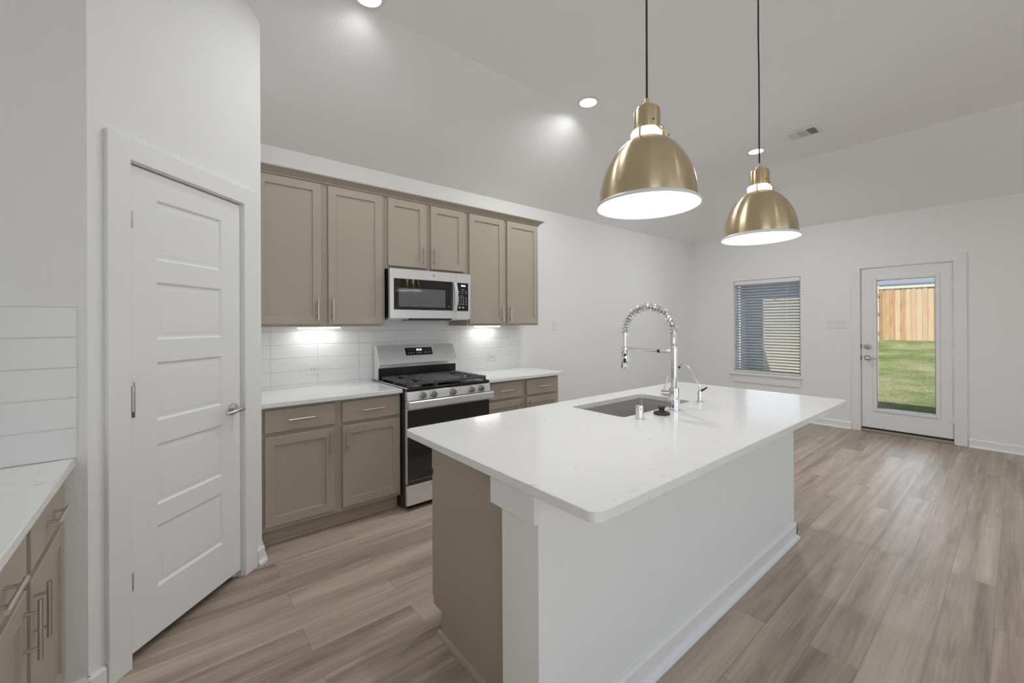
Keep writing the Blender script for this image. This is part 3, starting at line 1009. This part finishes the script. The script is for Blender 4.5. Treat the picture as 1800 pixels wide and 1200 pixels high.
# backguard: leaning steel face over a black vent panel
gx0_, gx1_ = RX0 - .001, RX1 + .001
bgp = MB().prism([(3.532, .93), (3.44, .93), (3.44, 1.026), (3.412, 1.030), (3.408, 1.052), (3.402, 1.062), (3.478, 1.213), (3.532, 1.213)], 'x', gx0_, gx1_)
bgd = bgp.build('backguard', M_steel, R, bevel=.002)
MB().box(gx0_ + .004, gx1_ - .004, 3.428, 3.4395, .925, 1.024).build('rear_vent_panel', M_black, bgd)
lean = math.atan2(3.478 - 3.402, 1.213 - 1.062)
nrm = Vector((0, -math.cos(lean), math.sin(lean)))
upv = Vector((0, math.sin(lean), math.cos(lean)))
ctr = Vector((1.729, 3.402 + .63 * (.076), 1.062 + .63 * .151))


def onguard(u, v, d):
    return ctr + Vector((u, 0, 0)) + upv * v + nrm * d


dq = MB()
dv = [onguard(u, v, d) for d in (.0003, .0022) for u, v in ((-.132, -.036), (.132, -.036), (.132, .036), (-.132, .036))]
dq.hexa(dv)
dsp = dq.build('display_panel', M_black, R)
for r_, us in ((.014, (-.105, -.082, -.059, .052, .078, .104)), (-.016, (-.105, -.082, -.055, -.018, .002, .022, .058, .082, .104))):
    for u in us:
        mk = MB()
        mk.hexa([onguard(u + a, r_ + b, d) for d in (.0022, .0027) for a, b in ((-.006, -.002), (.006, -.002), (.006, .002), (-.006, .002))])
        if r_ < 0:
            mk.hexa([onguard(u + a, r_ + .007 + b, d) for d in (.0022, .0027) for a, b in ((-.003, -.003), (.003, -.003), (.003, .003), (-.003, .003))])
        mk.build('touch_key', M_mark, dsp, smooth=0)
RM = Matrix((( 1, 0, 0, 0), (0, upv.y, nrm.y, 0), (0, upv.z, nrm.z, 0), (0, 0, 0, 1)))
pos = onguard(0, .014, .0028)
text_mesh('clock_digits', '10:23', .026, M_digit, dsp, worldmat(dsp).inverted() @ Matrix.Translation(pos) @ RM)

# ------------------------------------------------------------------ microwave
MX0, MX1, MY, MZ0, MZ1 = 1.329, 2.089, 3.148, 1.452, 1.849
W_ = thing('microwave', 'stainless steel over-the-range microwave under the short wall cabinet', 'microwave', ((MX0 + MX1) / 2, 3.35, MZ0))
MB().box(MX0, MX1 - .001, MY + .028, 3.54, MZ0 + .004, MZ1 - .001).build('case', mat('black_microwave_case', (.014, .009, .008), .4), W_, smooth=0)
wx = 1.938
fr_ = MB()
gx = (1.361, 1.905); gz = (1.519, 1.771)
fr_.box(MX0, gx[0], MY, MY + .027, MZ0, MZ1); fr_.box(gx[1], wx - .001, MY, MY + .027, MZ0, MZ1)
fr_.box(gx[0], gx[1], MY, MY + .027, MZ0, gz[0]); fr_.box(gx[0], gx[1], MY, MY + .027, gz[1], MZ1)
md = fr_.build('door', M_steel, W_, smooth=0)
wp = MB().box(gx[0], gx[1], MY + .001, MY + .02, gz[0], gz[1]).build('door_glass', M_glassmw, md, smooth=0)
MB().box(1.402, 1.83, MY + .0004, MY + .0009, 1.544, 1.695).build('window_screen', M_mesh, md, smooth=0)
lg = MB().lathe([(.012, -.0006), (.012, 0)], (0, 0, 0), 20, 'y', True, True)
lg.v = [(1.868 + x, MY + .001 + y, 1.555 + z * .3) for x, y, z in lg.v]
lg.build('oval_mark', M_nickel_dark, md)
lg = MB().lathe([(.008, -.0004), (.008, 0)], (0, 0, 0), 20, 'y', True, True)
lg.v = [(1.72 + x, MY + y, 1.814 + z) for x, y, z in lg.v]
lg.build('round_badge', M_nickel_dark, md)
hm = MB()
hp = []
for i in range(9):
    tt = i / 8
    hp.append((MY - .012 - .024 * math.sin(PI * tt), 1.519 + .252 * tt))
ring = hp + [(y + .010, z) for y, z in reversed(hp)]
hm.prism(ring, 'x', 1.909, 1.939)
hm.box(1.911, 1.937, MY - .014, MY, 1.519, 1.535); hm.box(1.911, 1.937, MY - .014, MY, 1.755, 1.771)
hm.build('door_handle', M_steel, md)
pn = MB()
kx, kz = (1.947, 2.066), (1.517, 1.768)
pn.box(wx + .001, kx[0], MY, MY + .027, MZ0, MZ1); pn.box(kx[1], MX1, MY, MY + .027, MZ0, MZ1)
pn.box(kx[0], kx[1], MY, MY + .027, MZ0, kz[0]); pn.box(kx[0], kx[1], MY, MY + .027, kz[1], MZ1)
pno = pn.build('control_panel', M_steel, W_, smooth=0)
kp = MB().box(kx[0], kx[1], MY + .0005, MY + .02, kz[0], kz[1]).build('keypad', M_black, W_, smooth=0)
def dash(x, z, a=.006, b=.0022): MB().box(x - a, x + a, MY - .0001, MY + .0005, z - b, z + b).build('key_mark', M_mark, kp, smooth=0)
dash(2.01, 1.708, .02, .0018)
for z in (1.692, 1.675):
    for x in (1.968, 2.003, 2.042): dash(x, z, .009, .0022)
dash(1.995, 1.652, .014, .002)
for z in (1.636, 1.617, 1.598, 1.579):
    for x in (1.966, 1.990, 2.014): dash(x, z, .0045, .0045)
    dash(2.042, z, .008, .003)
for x in (1.975, 2.01): dash(x, 1.549, .009, .007)
text_mesh('clock_digits', '10:23', .022, M_digit, kp, worldmat(kp).inverted() @ Matrix.Translation((2.012, MY - .0003, 1.742)) @ Matrix.Rotation(PI / 2, 4, 'X'))
bt_ = MB().prism([(MY + .004, MZ0), (MY + .03, MZ0 - .012), (3.5, MZ0 - .022), (3.53, MZ0 + .004), (MY + .03, MZ0 + .004)], 'x', MX0 + .004, MX1 - .004).build('underside', M_steel, W_, smooth=0)
MB().hexa([(1.50, MY + .012, MZ0 - .012), (1.90, MY + .012, MZ0 - .012), (1.93, MY + .10, MZ0 - .020), (1.47, MY + .10, MZ0 - .020),
           (1.50, MY + .012, MZ0), (1.90, MY + .012, MZ0), (1.93, MY + .10, MZ0 - .004), (1.47, MY + .10, MZ0 - .004)]).build('vent_grille', M_blackm, bt_, smooth=0)

# ------------------------------------------------------------------ island
IX0, IX1, IY0, IY1 = .826, 3.256, .677, 1.800
# half wall with cap trim and baseboard
PW0, PW1, PY0, PY1 = .862, 3.128, .932, 1.112
hw = MB().box(PW0, PW1, PY0, PY1, 0, .884)
struct(hw.build('wall_island', M_wall, smooth=0), 'white half wall along the seating side of the island', 'wall')
tm = MB().box(PW0 - .019, PW0, PY0 - .003, PY1 + .042, .785, .884)
struct(tm.build('trim_4', M_trim, bevel=.002), 'white trim block under the island countertop at its near left end', 'trim')
baseboard('baseboard_island', 'white baseboard along the long face of the island half wall', (PW0, PY0), (PW1 + .014, PY0), (0, -1), h=.1)
baseboard('baseboard_island_end', 'white baseboard on the far end of the island half wall', (PW1, PY0 - .014), (PW1, PY1), (1, 0), h=.1)
# cabinet block behind it
IC = thing('island_cabinet', 'taupe island cabinet with a plain end panel under the white quartz top', 'cabinet', (2.0, 1.45, 0))
cbx = MB()
ep0, ep1 = .932, 3.07
cbx.prism([(PY1 + .001, 0), (1.652, 0), (1.652, .105), (1.722, .105), (1.722, .882), (PY1 + .001, .882)], 'x', ep0, ep0 + .02)
cbx.build('end_panel', M_taupe, IC, smooth=0)
c2 = MB()
c2.prism([(PY1 + .001, .105), (1.722, .105), (1.722, .66), (PY1 + .001, .66)], 'x', ep0 + .0201, ep1)
c2.box(ep0 + .0201, ep1, 1.70, 1.722, .66, .882); c2.box(ep0 + .0201, ep1, PY1 + .001, PY1 + .02, .66, .882)
c2.box(ep1 - .02, ep1, PY1 + .02, 1.70, .66, .882)
c2.box(ep0 + .0201, ep1, 1.632, 1.652, 0, .105)
c2.build('carcass', M_taupe, IC, smooth=0)
MB().prism([(ep0, 0), (ep0 - .015, 0), (ep0 - .014, .008), (ep0 - .008, .016), (ep0, .019)], 'y', PY1 + .001, 1.668).build('shoe_moulding', M_taupe, IC)
nd = 4
for i in range(nd):
    a = ep0 + .004 + i * (ep1 - ep0 - .004) / nd
    b = a + (ep1 - ep0 - .004) / nd - .03
    d = shaker(-b, -a, .134, .697)
    d.v = [(-x, 1.722 - y - .0003, z) for x, y, z in d.v]
    d.build('door', M_taupe, IC, smooth=20)
    MB().box(a, b, 1.7225, 1.742, .723, .863).build('drawer', M_taupe, IC, bevel=.002)
# top with rounded corners and sink cut-out
SX0, SX1, SY0, SY1 = 1.795, 2.50, 1.29, 1.655


def rrect(x0, x1, y0, y1, r, n=8):
    p = []
    for cx, cy, a0 in ((x1 - r, y0 + r, -90), (x1 - r, y1 - r, 0), (x0 + r, y1 - r, 90), (x0 + r, y0 + r, 180)):
        for k in range(n + 1):
            a = math.radians(a0 + 90 * k / n)
            p.append((cx + r * math.cos(a), cy + r * math.sin(a)))
    return p


outer, inner = rrect(IX0, IX1, IY0, IY1, .035), rrect(SX0, SX1, SY0, SY1, .025)
n = len(outer)
vs = [(x, y, .914) for x, y in outer] + [(x, y, .914) for x, y in inner] + [(x, y, .884) for x, y in outer] + [(x, y, .884) for x, y in inner]
fs = []
for i in range(n):
    j = (i + 1) % n
    fs += [(i, j, n + j, n + i), (2 * n + i, 3 * n + i, 3 * n + j, 2 * n + j), (i, 2 * n + i, 2 * n + j, j), (n + i, n + j, 3 * n + j, 3 * n + i)]
tag(MB().add(vs, fs).build('island_countertop', M_quartz, bevel=.002), 'large white quartz island countertop with a sink cut-out', 'countertop')
# undermount sink
sk = MB()
rings = [(rrect(SX0 - .02, SX1 + .02, SY0 - .02, SY1 + .02, .04), .883), (rrect(SX0 - .004, SX1 + .004, SY0 - .004, SY1 + .004, .028), .8835), (rrect(SX0 + .004, SX1 - .004, SY0 + .004, SY1 - .004, .03), .70), (rrect(SX0 + .03, SX1 - .03, SY0 + .03, SY1 - .03, .03), .675)]
vs = [(x, y, z) for rr, z in rings for x, y in rr]
fs = []
for k in range(len(rings) - 1):
    for i in range(n):
        fs.append((k * n + i, k * n + (i + 1) % n, (k + 1) * n + (i + 1) % n, (k + 1) * n + i))
fs.append(tuple(range(3 * n, 4 * n)))
S = thing('kitchen_sink', 'undermount stainless steel sink in the island countertop', 'sink', (2.15, 1.47, .675))
bo = sk.add(vs, fs).build('basin', M_sink, S)
bo.modifiers.new('thick', 'SOLIDIFY').thickness = .0015
MB().lathe([(.055, .677), (.045, .679), (.04, .676), (.0, .676)], (2.15, 1.5, 0), 24).build('drain', M_chrome, S)

# ------------------------------------------------------------------ faucet
FX, FY = 2.17, 1.222
Fc = thing('kitchen_faucet', 'tall chrome spring-neck kitchen faucet standing behind the island sink', 'faucet', (FX, FY, .914))
MB().lathe([(.033, .9142), (.033, .918), (.029, .921), (.0285, 1.02), (.027, 1.035), (.021, 1.038)], (FX, FY, 0), 28, cap0=True, cap1=True).build('base_body', M_chrome, Fc)
MB().cyl((FX, FY, 1.037), (FX, FY, 1.262), .0165, n=24).build('column', M_chrome, Fc)
lv = MB()
lv.cyl((FX - .012, FY + .022, 1.0), (FX - .03, FY + .062, 1.0), .021, n=22)
lv.tube([(FX - .022, FY + .05, 1.01), (FX - .016, FY + .043, 1.05), (FX - .008, FY + .034, 1.10)], [.006, .0055, .005], 12)
lv.build('lever', M_chrome, Fc)
# coil around the column top
cl = []
for i in range(10 * 16 + 1):
    a = 2 * PI * i / 16
    cl.append((FX + .0175 * math.cos(a), FY + .0175 * math.sin(a), 1.264 + .075 * i / 160))
MB().cyl((FX, FY, 1.262), (FX, FY, 1.342), .0155, n=20).tube(cl, .0028, 6).build('lower_coil', M_chrome, Fc)
# arch of hose with spring
arc = []
RY_, RZ_ = .163, .158
for i in range(49):
    a = PI * i / 48
    arc.append(Vector((FX, FY + RY_ - RY_ * math.cos(a), 1.336 + RZ_ * math.sin(a))))
hose = MB().tube(arc, .0105, 12)
hose.build('hose', M_nickel_dark, Fc)
sp = []
turns = 24
for i in range(turns * 14 + 1):
    t_ = i / (turns * 14)
    f = t_ * 48
    k = min(int(f), 47); u = f - k
    c = arc[k].lerp(arc[k + 1], u)
    a = PI * t_
    tg = Vector((0, math.sin(a) * RY_, math.cos(a) * RZ_)).normalized()
    nr = Vector((1, 0, 0)); bi = tg.cross(nr)
    ph = 2 * PI * t_ * turns
    sp.append(c + (nr * math.cos(ph) + bi * math.sin(ph)) * .0215)
MB().tube(sp, .0033, 6).build('spring', M_chrome, Fc)
HY_ = FY + 2 * RY_
MB().cyl((FX, HY_, 1.34), (FX, HY_, 1.318), .017, n=18).cyl((FX, HY_, 1.32), (FX, HY_, 1.255), .0105, n=16).lathe([(.0105, 1.258), (.013, 1.24), (.019, 1.225)], (FX, HY_, 0), 18).build('spray_neck', M_chrome, Fc)
sh = MB().lathe([(.017, 1.226), (.0215, 1.218), (.0225, 1.128), (.020, 1.122), (.0, 1.122)], (FX, HY_, 0), 24, cap0=True).build('spray_head', M_chrome, Fc)
dirc = Vector((-FX, -HY_, 0)).normalized()
sd_ = Vector((-dirc.y, dirc.x, 0))
pc = Vector((FX, HY_, 0)) + dirc * .0215
bt2 = MB()
bt2.cyl(pc + Vector((0, 0, 1.203)) - dirc * .003, pc + Vector((0, 0, 1.203)) + dirc * .0025, .0085, n=16)
bt2.tube([pc + Vector((0, 0, z)) for z in (1.156, 1.160, 1.180, 1.184)], [.006, .009, .009, .006], 14)
bt2.build('spray_buttons', M_rubber, sh)
am = MB().cyl((FX, FY + .012, 1.237), (FX, HY_ - .024, 1.243), .0092, n=14)
am.cyl((FX, FY, 1.222), (FX, FY, 1.252), .0195, n=20)
arm = am.build('holder_arm', M_chrome, Fc)
MB().cyl((FX, FY + .085, 1.2385), (FX, FY + .10, 1.2388), .0105, n=14).build('arm_joint', M_rubber, arm)
MB().lathe([(.0235, 1.234), (.0235, 1.250)], (FX, HY_, 0), 20).build('holder_ring', M_chrome, arm)

# filtered water tap
FT = thing('filter_tap', 'small chrome filtered-water tap at the right of the sink', 'tap', (2.49, 1.236, .914))
MB().lathe([(.024, .9142), (.024, .919), (.012, .926), (.0125, .975), (.010, .985), (.006, .988)], (2.49, 1.236, 0), 22, cap0=True, cap1=True).build('base', M_chrome, FT)
MB().tube([(2.49, 1.236, .98), (2.49, 1.237, 1.01), (2.49, 1.243, 1.03), (2.49, 1.275, 1.082), (2.49, 1.302, 1.122), (2.49, 1.318, 1.138), (2.49, 1.338, 1.143), (2.49, 1.352, 1.136), (2.49, 1.364, 1.122)], .0048, 12).build('spout', M_chrome, FT)
MB().cyl((2.49, 1.363, 1.1235), (2.49, 1.369, 1.114), .0075, n=12).build('spout_tip', M_rubber, FT)
MB().tube([(2.496, 1.23, .984), (2.503, 1.215, .995), (2.512, 1.20, 1.008)], [.007, .006, .0045], 12).build('lever', M_rubber, FT)
# air gap cap
AG = thing('air_gap', 'short chrome cylinder cap standing between the sink and the near edge', 'sink fitting', (1.838, 1.225, .914))
MB().lathe([(.0205, .9142), (.0205, .972), (.0195, .977), (.017, .979)], (1.838, 1.225, 0), 28, cap0=True, cap1=True).build('cap', mat('brushed_chrome', (.8, .8, .8), .22, 1.0), AG)
MB().cyl((1.826, 1.2115, .958), (1.8255, 1.211, .968), .003, n=8).build('slot', M_slot, AG)
# sink stopper
ST = thing('sink_stopper', 'dark rubber sink stopper lying in front of the faucet', 'stopper', (2.012, 1.205, .914))
MB().lathe([(.030, .9142), (.042, .917), (.043, .922), (.036, .928), (.018, .931)], (2.012, 1.205, 0), 28, cap0=True, cap1=True).build('flange', M_rubber, ST)
MB().lathe([(.018, .930), (.014, .938), (.015, .945), (.0205, .951), (.0205, .955), (.017, .957)], (2.012, 1.205, 0), 24, cap1=True).build('grip_knob', M_rubber, ST)


# ------------------------------------------------------------------ pendants
def make_pendant(x, y, z, label):
    t = thing('pendant_light', label, 'pendant light', (x, y, z), 0, 'brass pendant lamps over the island')
    Rr = .187
    dome = [(.184, .016), (.1845, .03), (.183, .055), (.178, .085), (.169, .12), (.155, .156), (.136, .19), (.112, .222), (.084, .248), (.060, .262)]
    MB().lathe(dome, n=72).build('shade', M_brass, t, local=True, smooth=60)
    inn = [(r - .003, h - .001) for r, h in dome]
    sh = MB().lathe(inn, n=72)
    sh.lathe([(.058, .258), (.0, .258)], n=72)
    sh.build('shade_lining', M_white_in, t, local=True, smooth=60)
    rim = MB().lathe([(.1845, .018), (.196, .008), (.1965, .003), (.194, .0), (.187, .004), (.181, .016)], n=72)
    rim.build('rim', mat('white_enamel_rim', (.8, .8, .8), .35), t, local=True, smooth=60)
    MB().lathe([(.056, .262), (.060, .266), (.062, .288), (.058, .296)], n=48, cap0=True, cap1=True).build('collar', M_frost, t, local=True, smooth=60)
    nk = MB().lathe([(.050, .294), (.0505, .298), (.0505, .372), (.046, .382), (.034, .386), (.034, .392), (.022, .396), (.020, .402), (.008, .404), (.0075, .425), (.004, .427)], n=48, cap0=True, cap1=True)
    nk.build('socket_cap', M_brass, t, local=True, smooth=40)
    for k in range(4):
        a = k * PI / 2 + .15 + PI
        ca, sa = math.cos(a), math.sin(a)
        pts = [(r * ca, r * sa, h) for r, h in ((.0515, .312), (.0515, .302), (.0635, .298), (.0645, .262), (.066, .256))]
        MB().tube(pts, .004, 8).build('collar_clip', M_brass, t, local=True)
    a = -2.0
    ca, sa = math.cos(a), math.sin(a)
    MB().tube([(.0515 * ca, .0515 * sa, .296), (.068 * ca, .068 * sa, .29), (.07 * math.cos(a + .3), .07 * math.sin(a + .3), .278), (.085 * math.cos(a + .5), .085 * math.sin(a + .5), .262), (.088 * math.cos(a + .5), .088 * math.sin(a + .5), .252)], [.003, .003, .003, .003, .005], 8).build('latch', M_brass, t, local=True)
    MB().cyl((.0505 * math.cos(-2.1), .0505 * math.sin(-2.1), .322), (.053 * math.cos(-2.1), .053 * math.sin(-2.1), .322), .003, n=8).build('screw', M_rubber, t, local=True)
    MB().lathe([(.0, .085), (.018, .088), (.029, .102), (.030, .118), (.024, .14), (.014, .165), (.013, .19)], n=24, cap1=True).build('bulb', M_bulb, t, local=True)
    zc = HT - z
    MB().tube([(0, 0, .42), (.0015, .001, .55), (-.001, -.001, .75), (.001, 0, .95), (-.001, .001, 1.15), (0, 0, zc - .02)], .0042, 8).build('cord', M_cord, t, local=True)
    MB().lathe([(.006, zc - .026), (.06, zc - .022), (.0625, zc - .001)], n=36, cap0=True, cap1=True).build('canopy', M_brass, t, local=True)
    return t


PZ_ = 1.853
p1 = make_pendant(1.442, .92, PZ_, 'brass dome pendant hanging over the near end of the island')
p2 = copy_tree(p1)
p2.location = (2.557, .92, PZ_ + .016)
p2['label'] = 'brass dome pendant hanging over the far end of the island'
for px, pz in ((1.442, PZ_), (2.557, PZ_ + .016)):
    light('pendant_lamp', 'POINT', (px, .92, pz + .06), 2.7, (1, .99, .975), shadow_soft_size=.03)


# ------------------------------------------------------------------ recessed lights and vent
def can(x, y, label):
    t = thing('recessed_light', label, 'recessed light', (x, y, HT), 0, 'round recessed ceiling lights')
    MB().lathe([(.098, -.0005), (.098, -.004), (.090, -.007), (.074, -.005), (.072, -.0005)], n=40).build('trim_ring', M_plastic, t, local=True)
    MB().lathe([(.073, -.004), (.0, -.004)], n=40).build('lens', M_lens, t, local=True)
    return t


for (x, y), lb in zip(CANS, ('round recessed light cut by the top picture edge above the wall cabinets', 'round recessed light left of the near pendant by the sloped ceiling', 'round recessed light behind the cord of the far pendant')):
    can(x, y, lb)
V = thing('ceiling_vent', 'white three-section air vent in the flat ceiling right of the pendants', 'vent', (5.07, 1.408, HT))
vf = MB()
vx0, vx1, vy0, vy1 = 4.945, 5.195, 1.262, 1.556
cells = [(1.29, 1.368), (1.374, 1.449), (1.455, 1.53)]
vf.box(vx0, 4.985, vy0, vy1, HT - .008, HT); vf.box(5.165, vx1, vy0, vy1, HT - .008, HT)
ys = [vy0] + [q for c_ in cells for q in c_] + [vy1]
for i in range(0, len(ys), 2):
    vf.box(4.985, 5.165, ys[i], ys[i + 1], HT - .008, HT)
vfo = vf.build('frame', M_plastic, V, smooth=0)
MB().box(4.985, 5.165, 1.29, 1.53, HT - .001, HT - .0002).build('duct_opening', M_slot, V, smooth=0)
for ci, (a, b) in enumerate(cells):
    lvm = MB()
    tl = (-.9, .0, .9)[ci]
    if ci == 1:
        for k in range(9):
            x = 4.995 + k * .02
            lvm.hexa([(x - .008, a, HT - .006), (x + .010, a, HT - .004), (x + .010, b, HT - .004), (x - .008, b, HT - .006), (x - .008, a, HT - .005), (x + .010, a, HT - .003), (x + .010, b, HT - .003), (x - .008, b, HT - .005)])
    else:
        for k in range(6):
            y = a + .008 + k * (b - a - .014) / 5
            s_ = -.004 if ci == 2 else .003
            lvm.hexa([(4.985, y - .001 - s_, HT - .007), (5.165, y - .001 - s_, HT - .007), (5.165, y + .001 - s_, HT - .007), (4.985, y + .001 - s_, HT - .007),
                      (4.985, y - .001 + s_, HT - .0015), (5.165, y - .001 + s_, HT - .0015), (5.165, y + .001 + s_, HT - .0015), (4.985, y + .001 + s_, HT - .0015)])
    lvm.build('louvre', M_plastic, V, smooth=0)

# ------------------------------------------------------------------ outdoors
# ground rising away from the house
GX = [XF + .15, 7.6, 8.6, 10.5, 13, 16, 20.0, 27]
GZ = [-.10, -.10, -.10, -.04, .20, .48, .77, .95]
gm = MB()
ny = 12
gy = [-8 + 22 * j / ny for j in range(ny + 1)]
vs = [(x, y, z) for x, z in zip(GX, GZ) for y in gy]
fs = [(i * (ny + 1) + j, (i + 1) * (ny + 1) + j, (i + 1) * (ny + 1) + j + 1, i * (ny + 1) + j + 1) for i in range(len(GX) - 1) for j in range(ny)]
struct(gm.add(vs, fs).build('lawn', M_lawn), 'patchy green lawn sloping up to the wooden fence', 'lawn')


def gz_(x):
    for a, b, c, d in zip(GX[:-1], GX[1:], GZ[:-1], GZ[1:]):
        if a <= x <= b: return c + (d - c) * (x - a) / (b - a)
    return GZ[-1]


struct(MB().box(XF + .16, 8.9, 1.55, 3.5, -.3, -.07).build('patio_slab', M_slab), 'concrete patio slab outside the window', 'patio')
# back fence (pickets face the house)
FXX = 20.0
random.seed(3)
BF = thing('wooden_fence', 'cedar picket fence at the back of the lawn seen through the door glass', 'fence', (FXX, 0, .7))
fp = MB()
y = -7.0
while y < 3.16:
    top = 2.58 + random.uniform(-.015, .02)
    zb = .72
    fp.prism([(y + .003, zb), (y + .137, zb), (y + .137, top - .03), (y + .115, top), (y + .025, top), (y + .003, top - .03)], 'x', FXX + random.uniform(-.004, .004), FXX + .018)
    y += .14
fp.build('pickets', M_cedar, BF, smooth=0)
MB().box(FXX + .02, FXX + .06, -7, 3.1, 1.0, 1.09).box(FXX + .02, FXX + .06, -7, 3.1, 2.2, 2.29).build('rails', M_rail, BF, smooth=0)
# side fence (rails and posts face the yard)
SY_ = 3.2
SF = thing('wooden_fence', 'cedar side fence with exposed rails and posts beyond the patio', 'fence', (15, SY_, .3))
fp = MB()
x = 7.4
while x < 19.8:
    g = gz_(x)
    yy = SY_ + (20 - x) * .03
    top = g + 1.97 + random.uniform(-.01, .015)
    fp.hexa([(x, yy, g - .02), (x + .137, yy - .004, g - .02), (x + .137, yy + .014, g - .02), (x, yy + .018, g - .02),
             (x, yy, top), (x + .137, yy - .004, top), (x + .137, yy + .014, top), (x, yy + .018, top)])
    x += .14
fp.build('pickets', M_cedar_sunlit, SF, smooth=0)
rl = MB()
segs = [17.2, 18.5, 19.9]
for xa, xb in zip(segs[:-1], segs[1:]):
    ga, gb = gz_(xa), gz_(xb)
    ya, yb2 = SY_ + (20 - xa) * .03, SY_ + (20 - xb) * .03
    for h in (.25, .95, 1.6):
        rl.hexa([(xa, ya - .045, ga + h), (xb, yb2 - .045, gb + h), (xb, yb2 - .003, gb + h), (xa, ya - .003, ga + h),
                 (xa, ya - .045, ga + h + .09), (xb, yb2 - .045, gb + h + .09), (xb, yb2 - .003, gb + h + .09), (xa, ya - .003, ga + h + .09)])
rl.build('rails', M_rail, SF, smooth=0)
for x in (17.2, 19.86):
    yy = SY_ + (20 - x) * .03
    g = gz_(x)
    MB().box(x - .045, x + .045, yy - .09, yy - .046, g - .05, g + 1.85).build('post', M_rail, SF, smooth=0)
# neighbour's house beyond the fence
NH = thing('neighbour_house', 'neighbouring house with blue-grey shingle roof and white fascia beyond the fence', 'house', (28, -1, .9))
MB().box(26.4, 33, -9, 9, .9, 2.98).build('wall', M_brick, NH, smooth=0)
MB().box(25.96, 26.0, -9.4, 9.4, 2.98, 3.16).build('fascia', M_fascia, NH, smooth=0)
MB().box(26.0, 26.4, -9.4, 9.4, 2.97, 3.0).build('soffit', M_fascia, NH, smooth=0)
MB().hexa([(25.93, -9.5, 3.14), (30, -9.5, 5.2), (30, 9.5, 5.2), (25.93, 9.5, 3.14), (25.93, -9.5, 3.20), (30, -9.5, 5.26), (30, 9.5, 5.26), (25.93, 9.5, 3.20)]).build('roof', M_shingle, NH, smooth=0)
# covered patio outside the window
PC = thing('patio_cover', 'blue-grey painted patio cover with post and beam outside the window', 'patio cover', (8.5, 3.1, -.07))
MB().box(8.40, 8.58, 3.04, 3.27, -.07, 1.84).build('post', M_siding, PC, smooth=0)
MB().box(8.36, 8.62, 1.75, 3.42, 1.84, 2.35).build('beam', M_siding, PC, smooth=0)
MB().box(XF + .16, 8.8, 1.7, 3.45, 2.35, 2.45).build('patio_ceiling', M_siding, PC, smooth=0)
MB().box(7.3, 8.54, 3.42, 3.47, -.07, 2.35).build('side_wall', M_siding, PC, smooth=0)
# eave and roof of this house above the far wall
struct(MB().box(XF + .16, XF + 1.1, YR, 1.69, 2.62, 2.74).build('eave', M_fascia, smooth=0), 'eave of the house above the back door', 'eave')
struct(MB().hexa([(XF + 1.15, -6, 2.74), (XF + 1.15, 5, 2.74), (2.5, 5, 5.0), (2.5, -6, 5.0), (XF + 1.15, -6, 2.82), (XF + 1.15, 5, 2.82), (2.5, 5, 5.1), (2.5, -6, 5.1)]).build('roof', M_shingle, smooth=0), 'roof of the house above the far wall', 'roof')
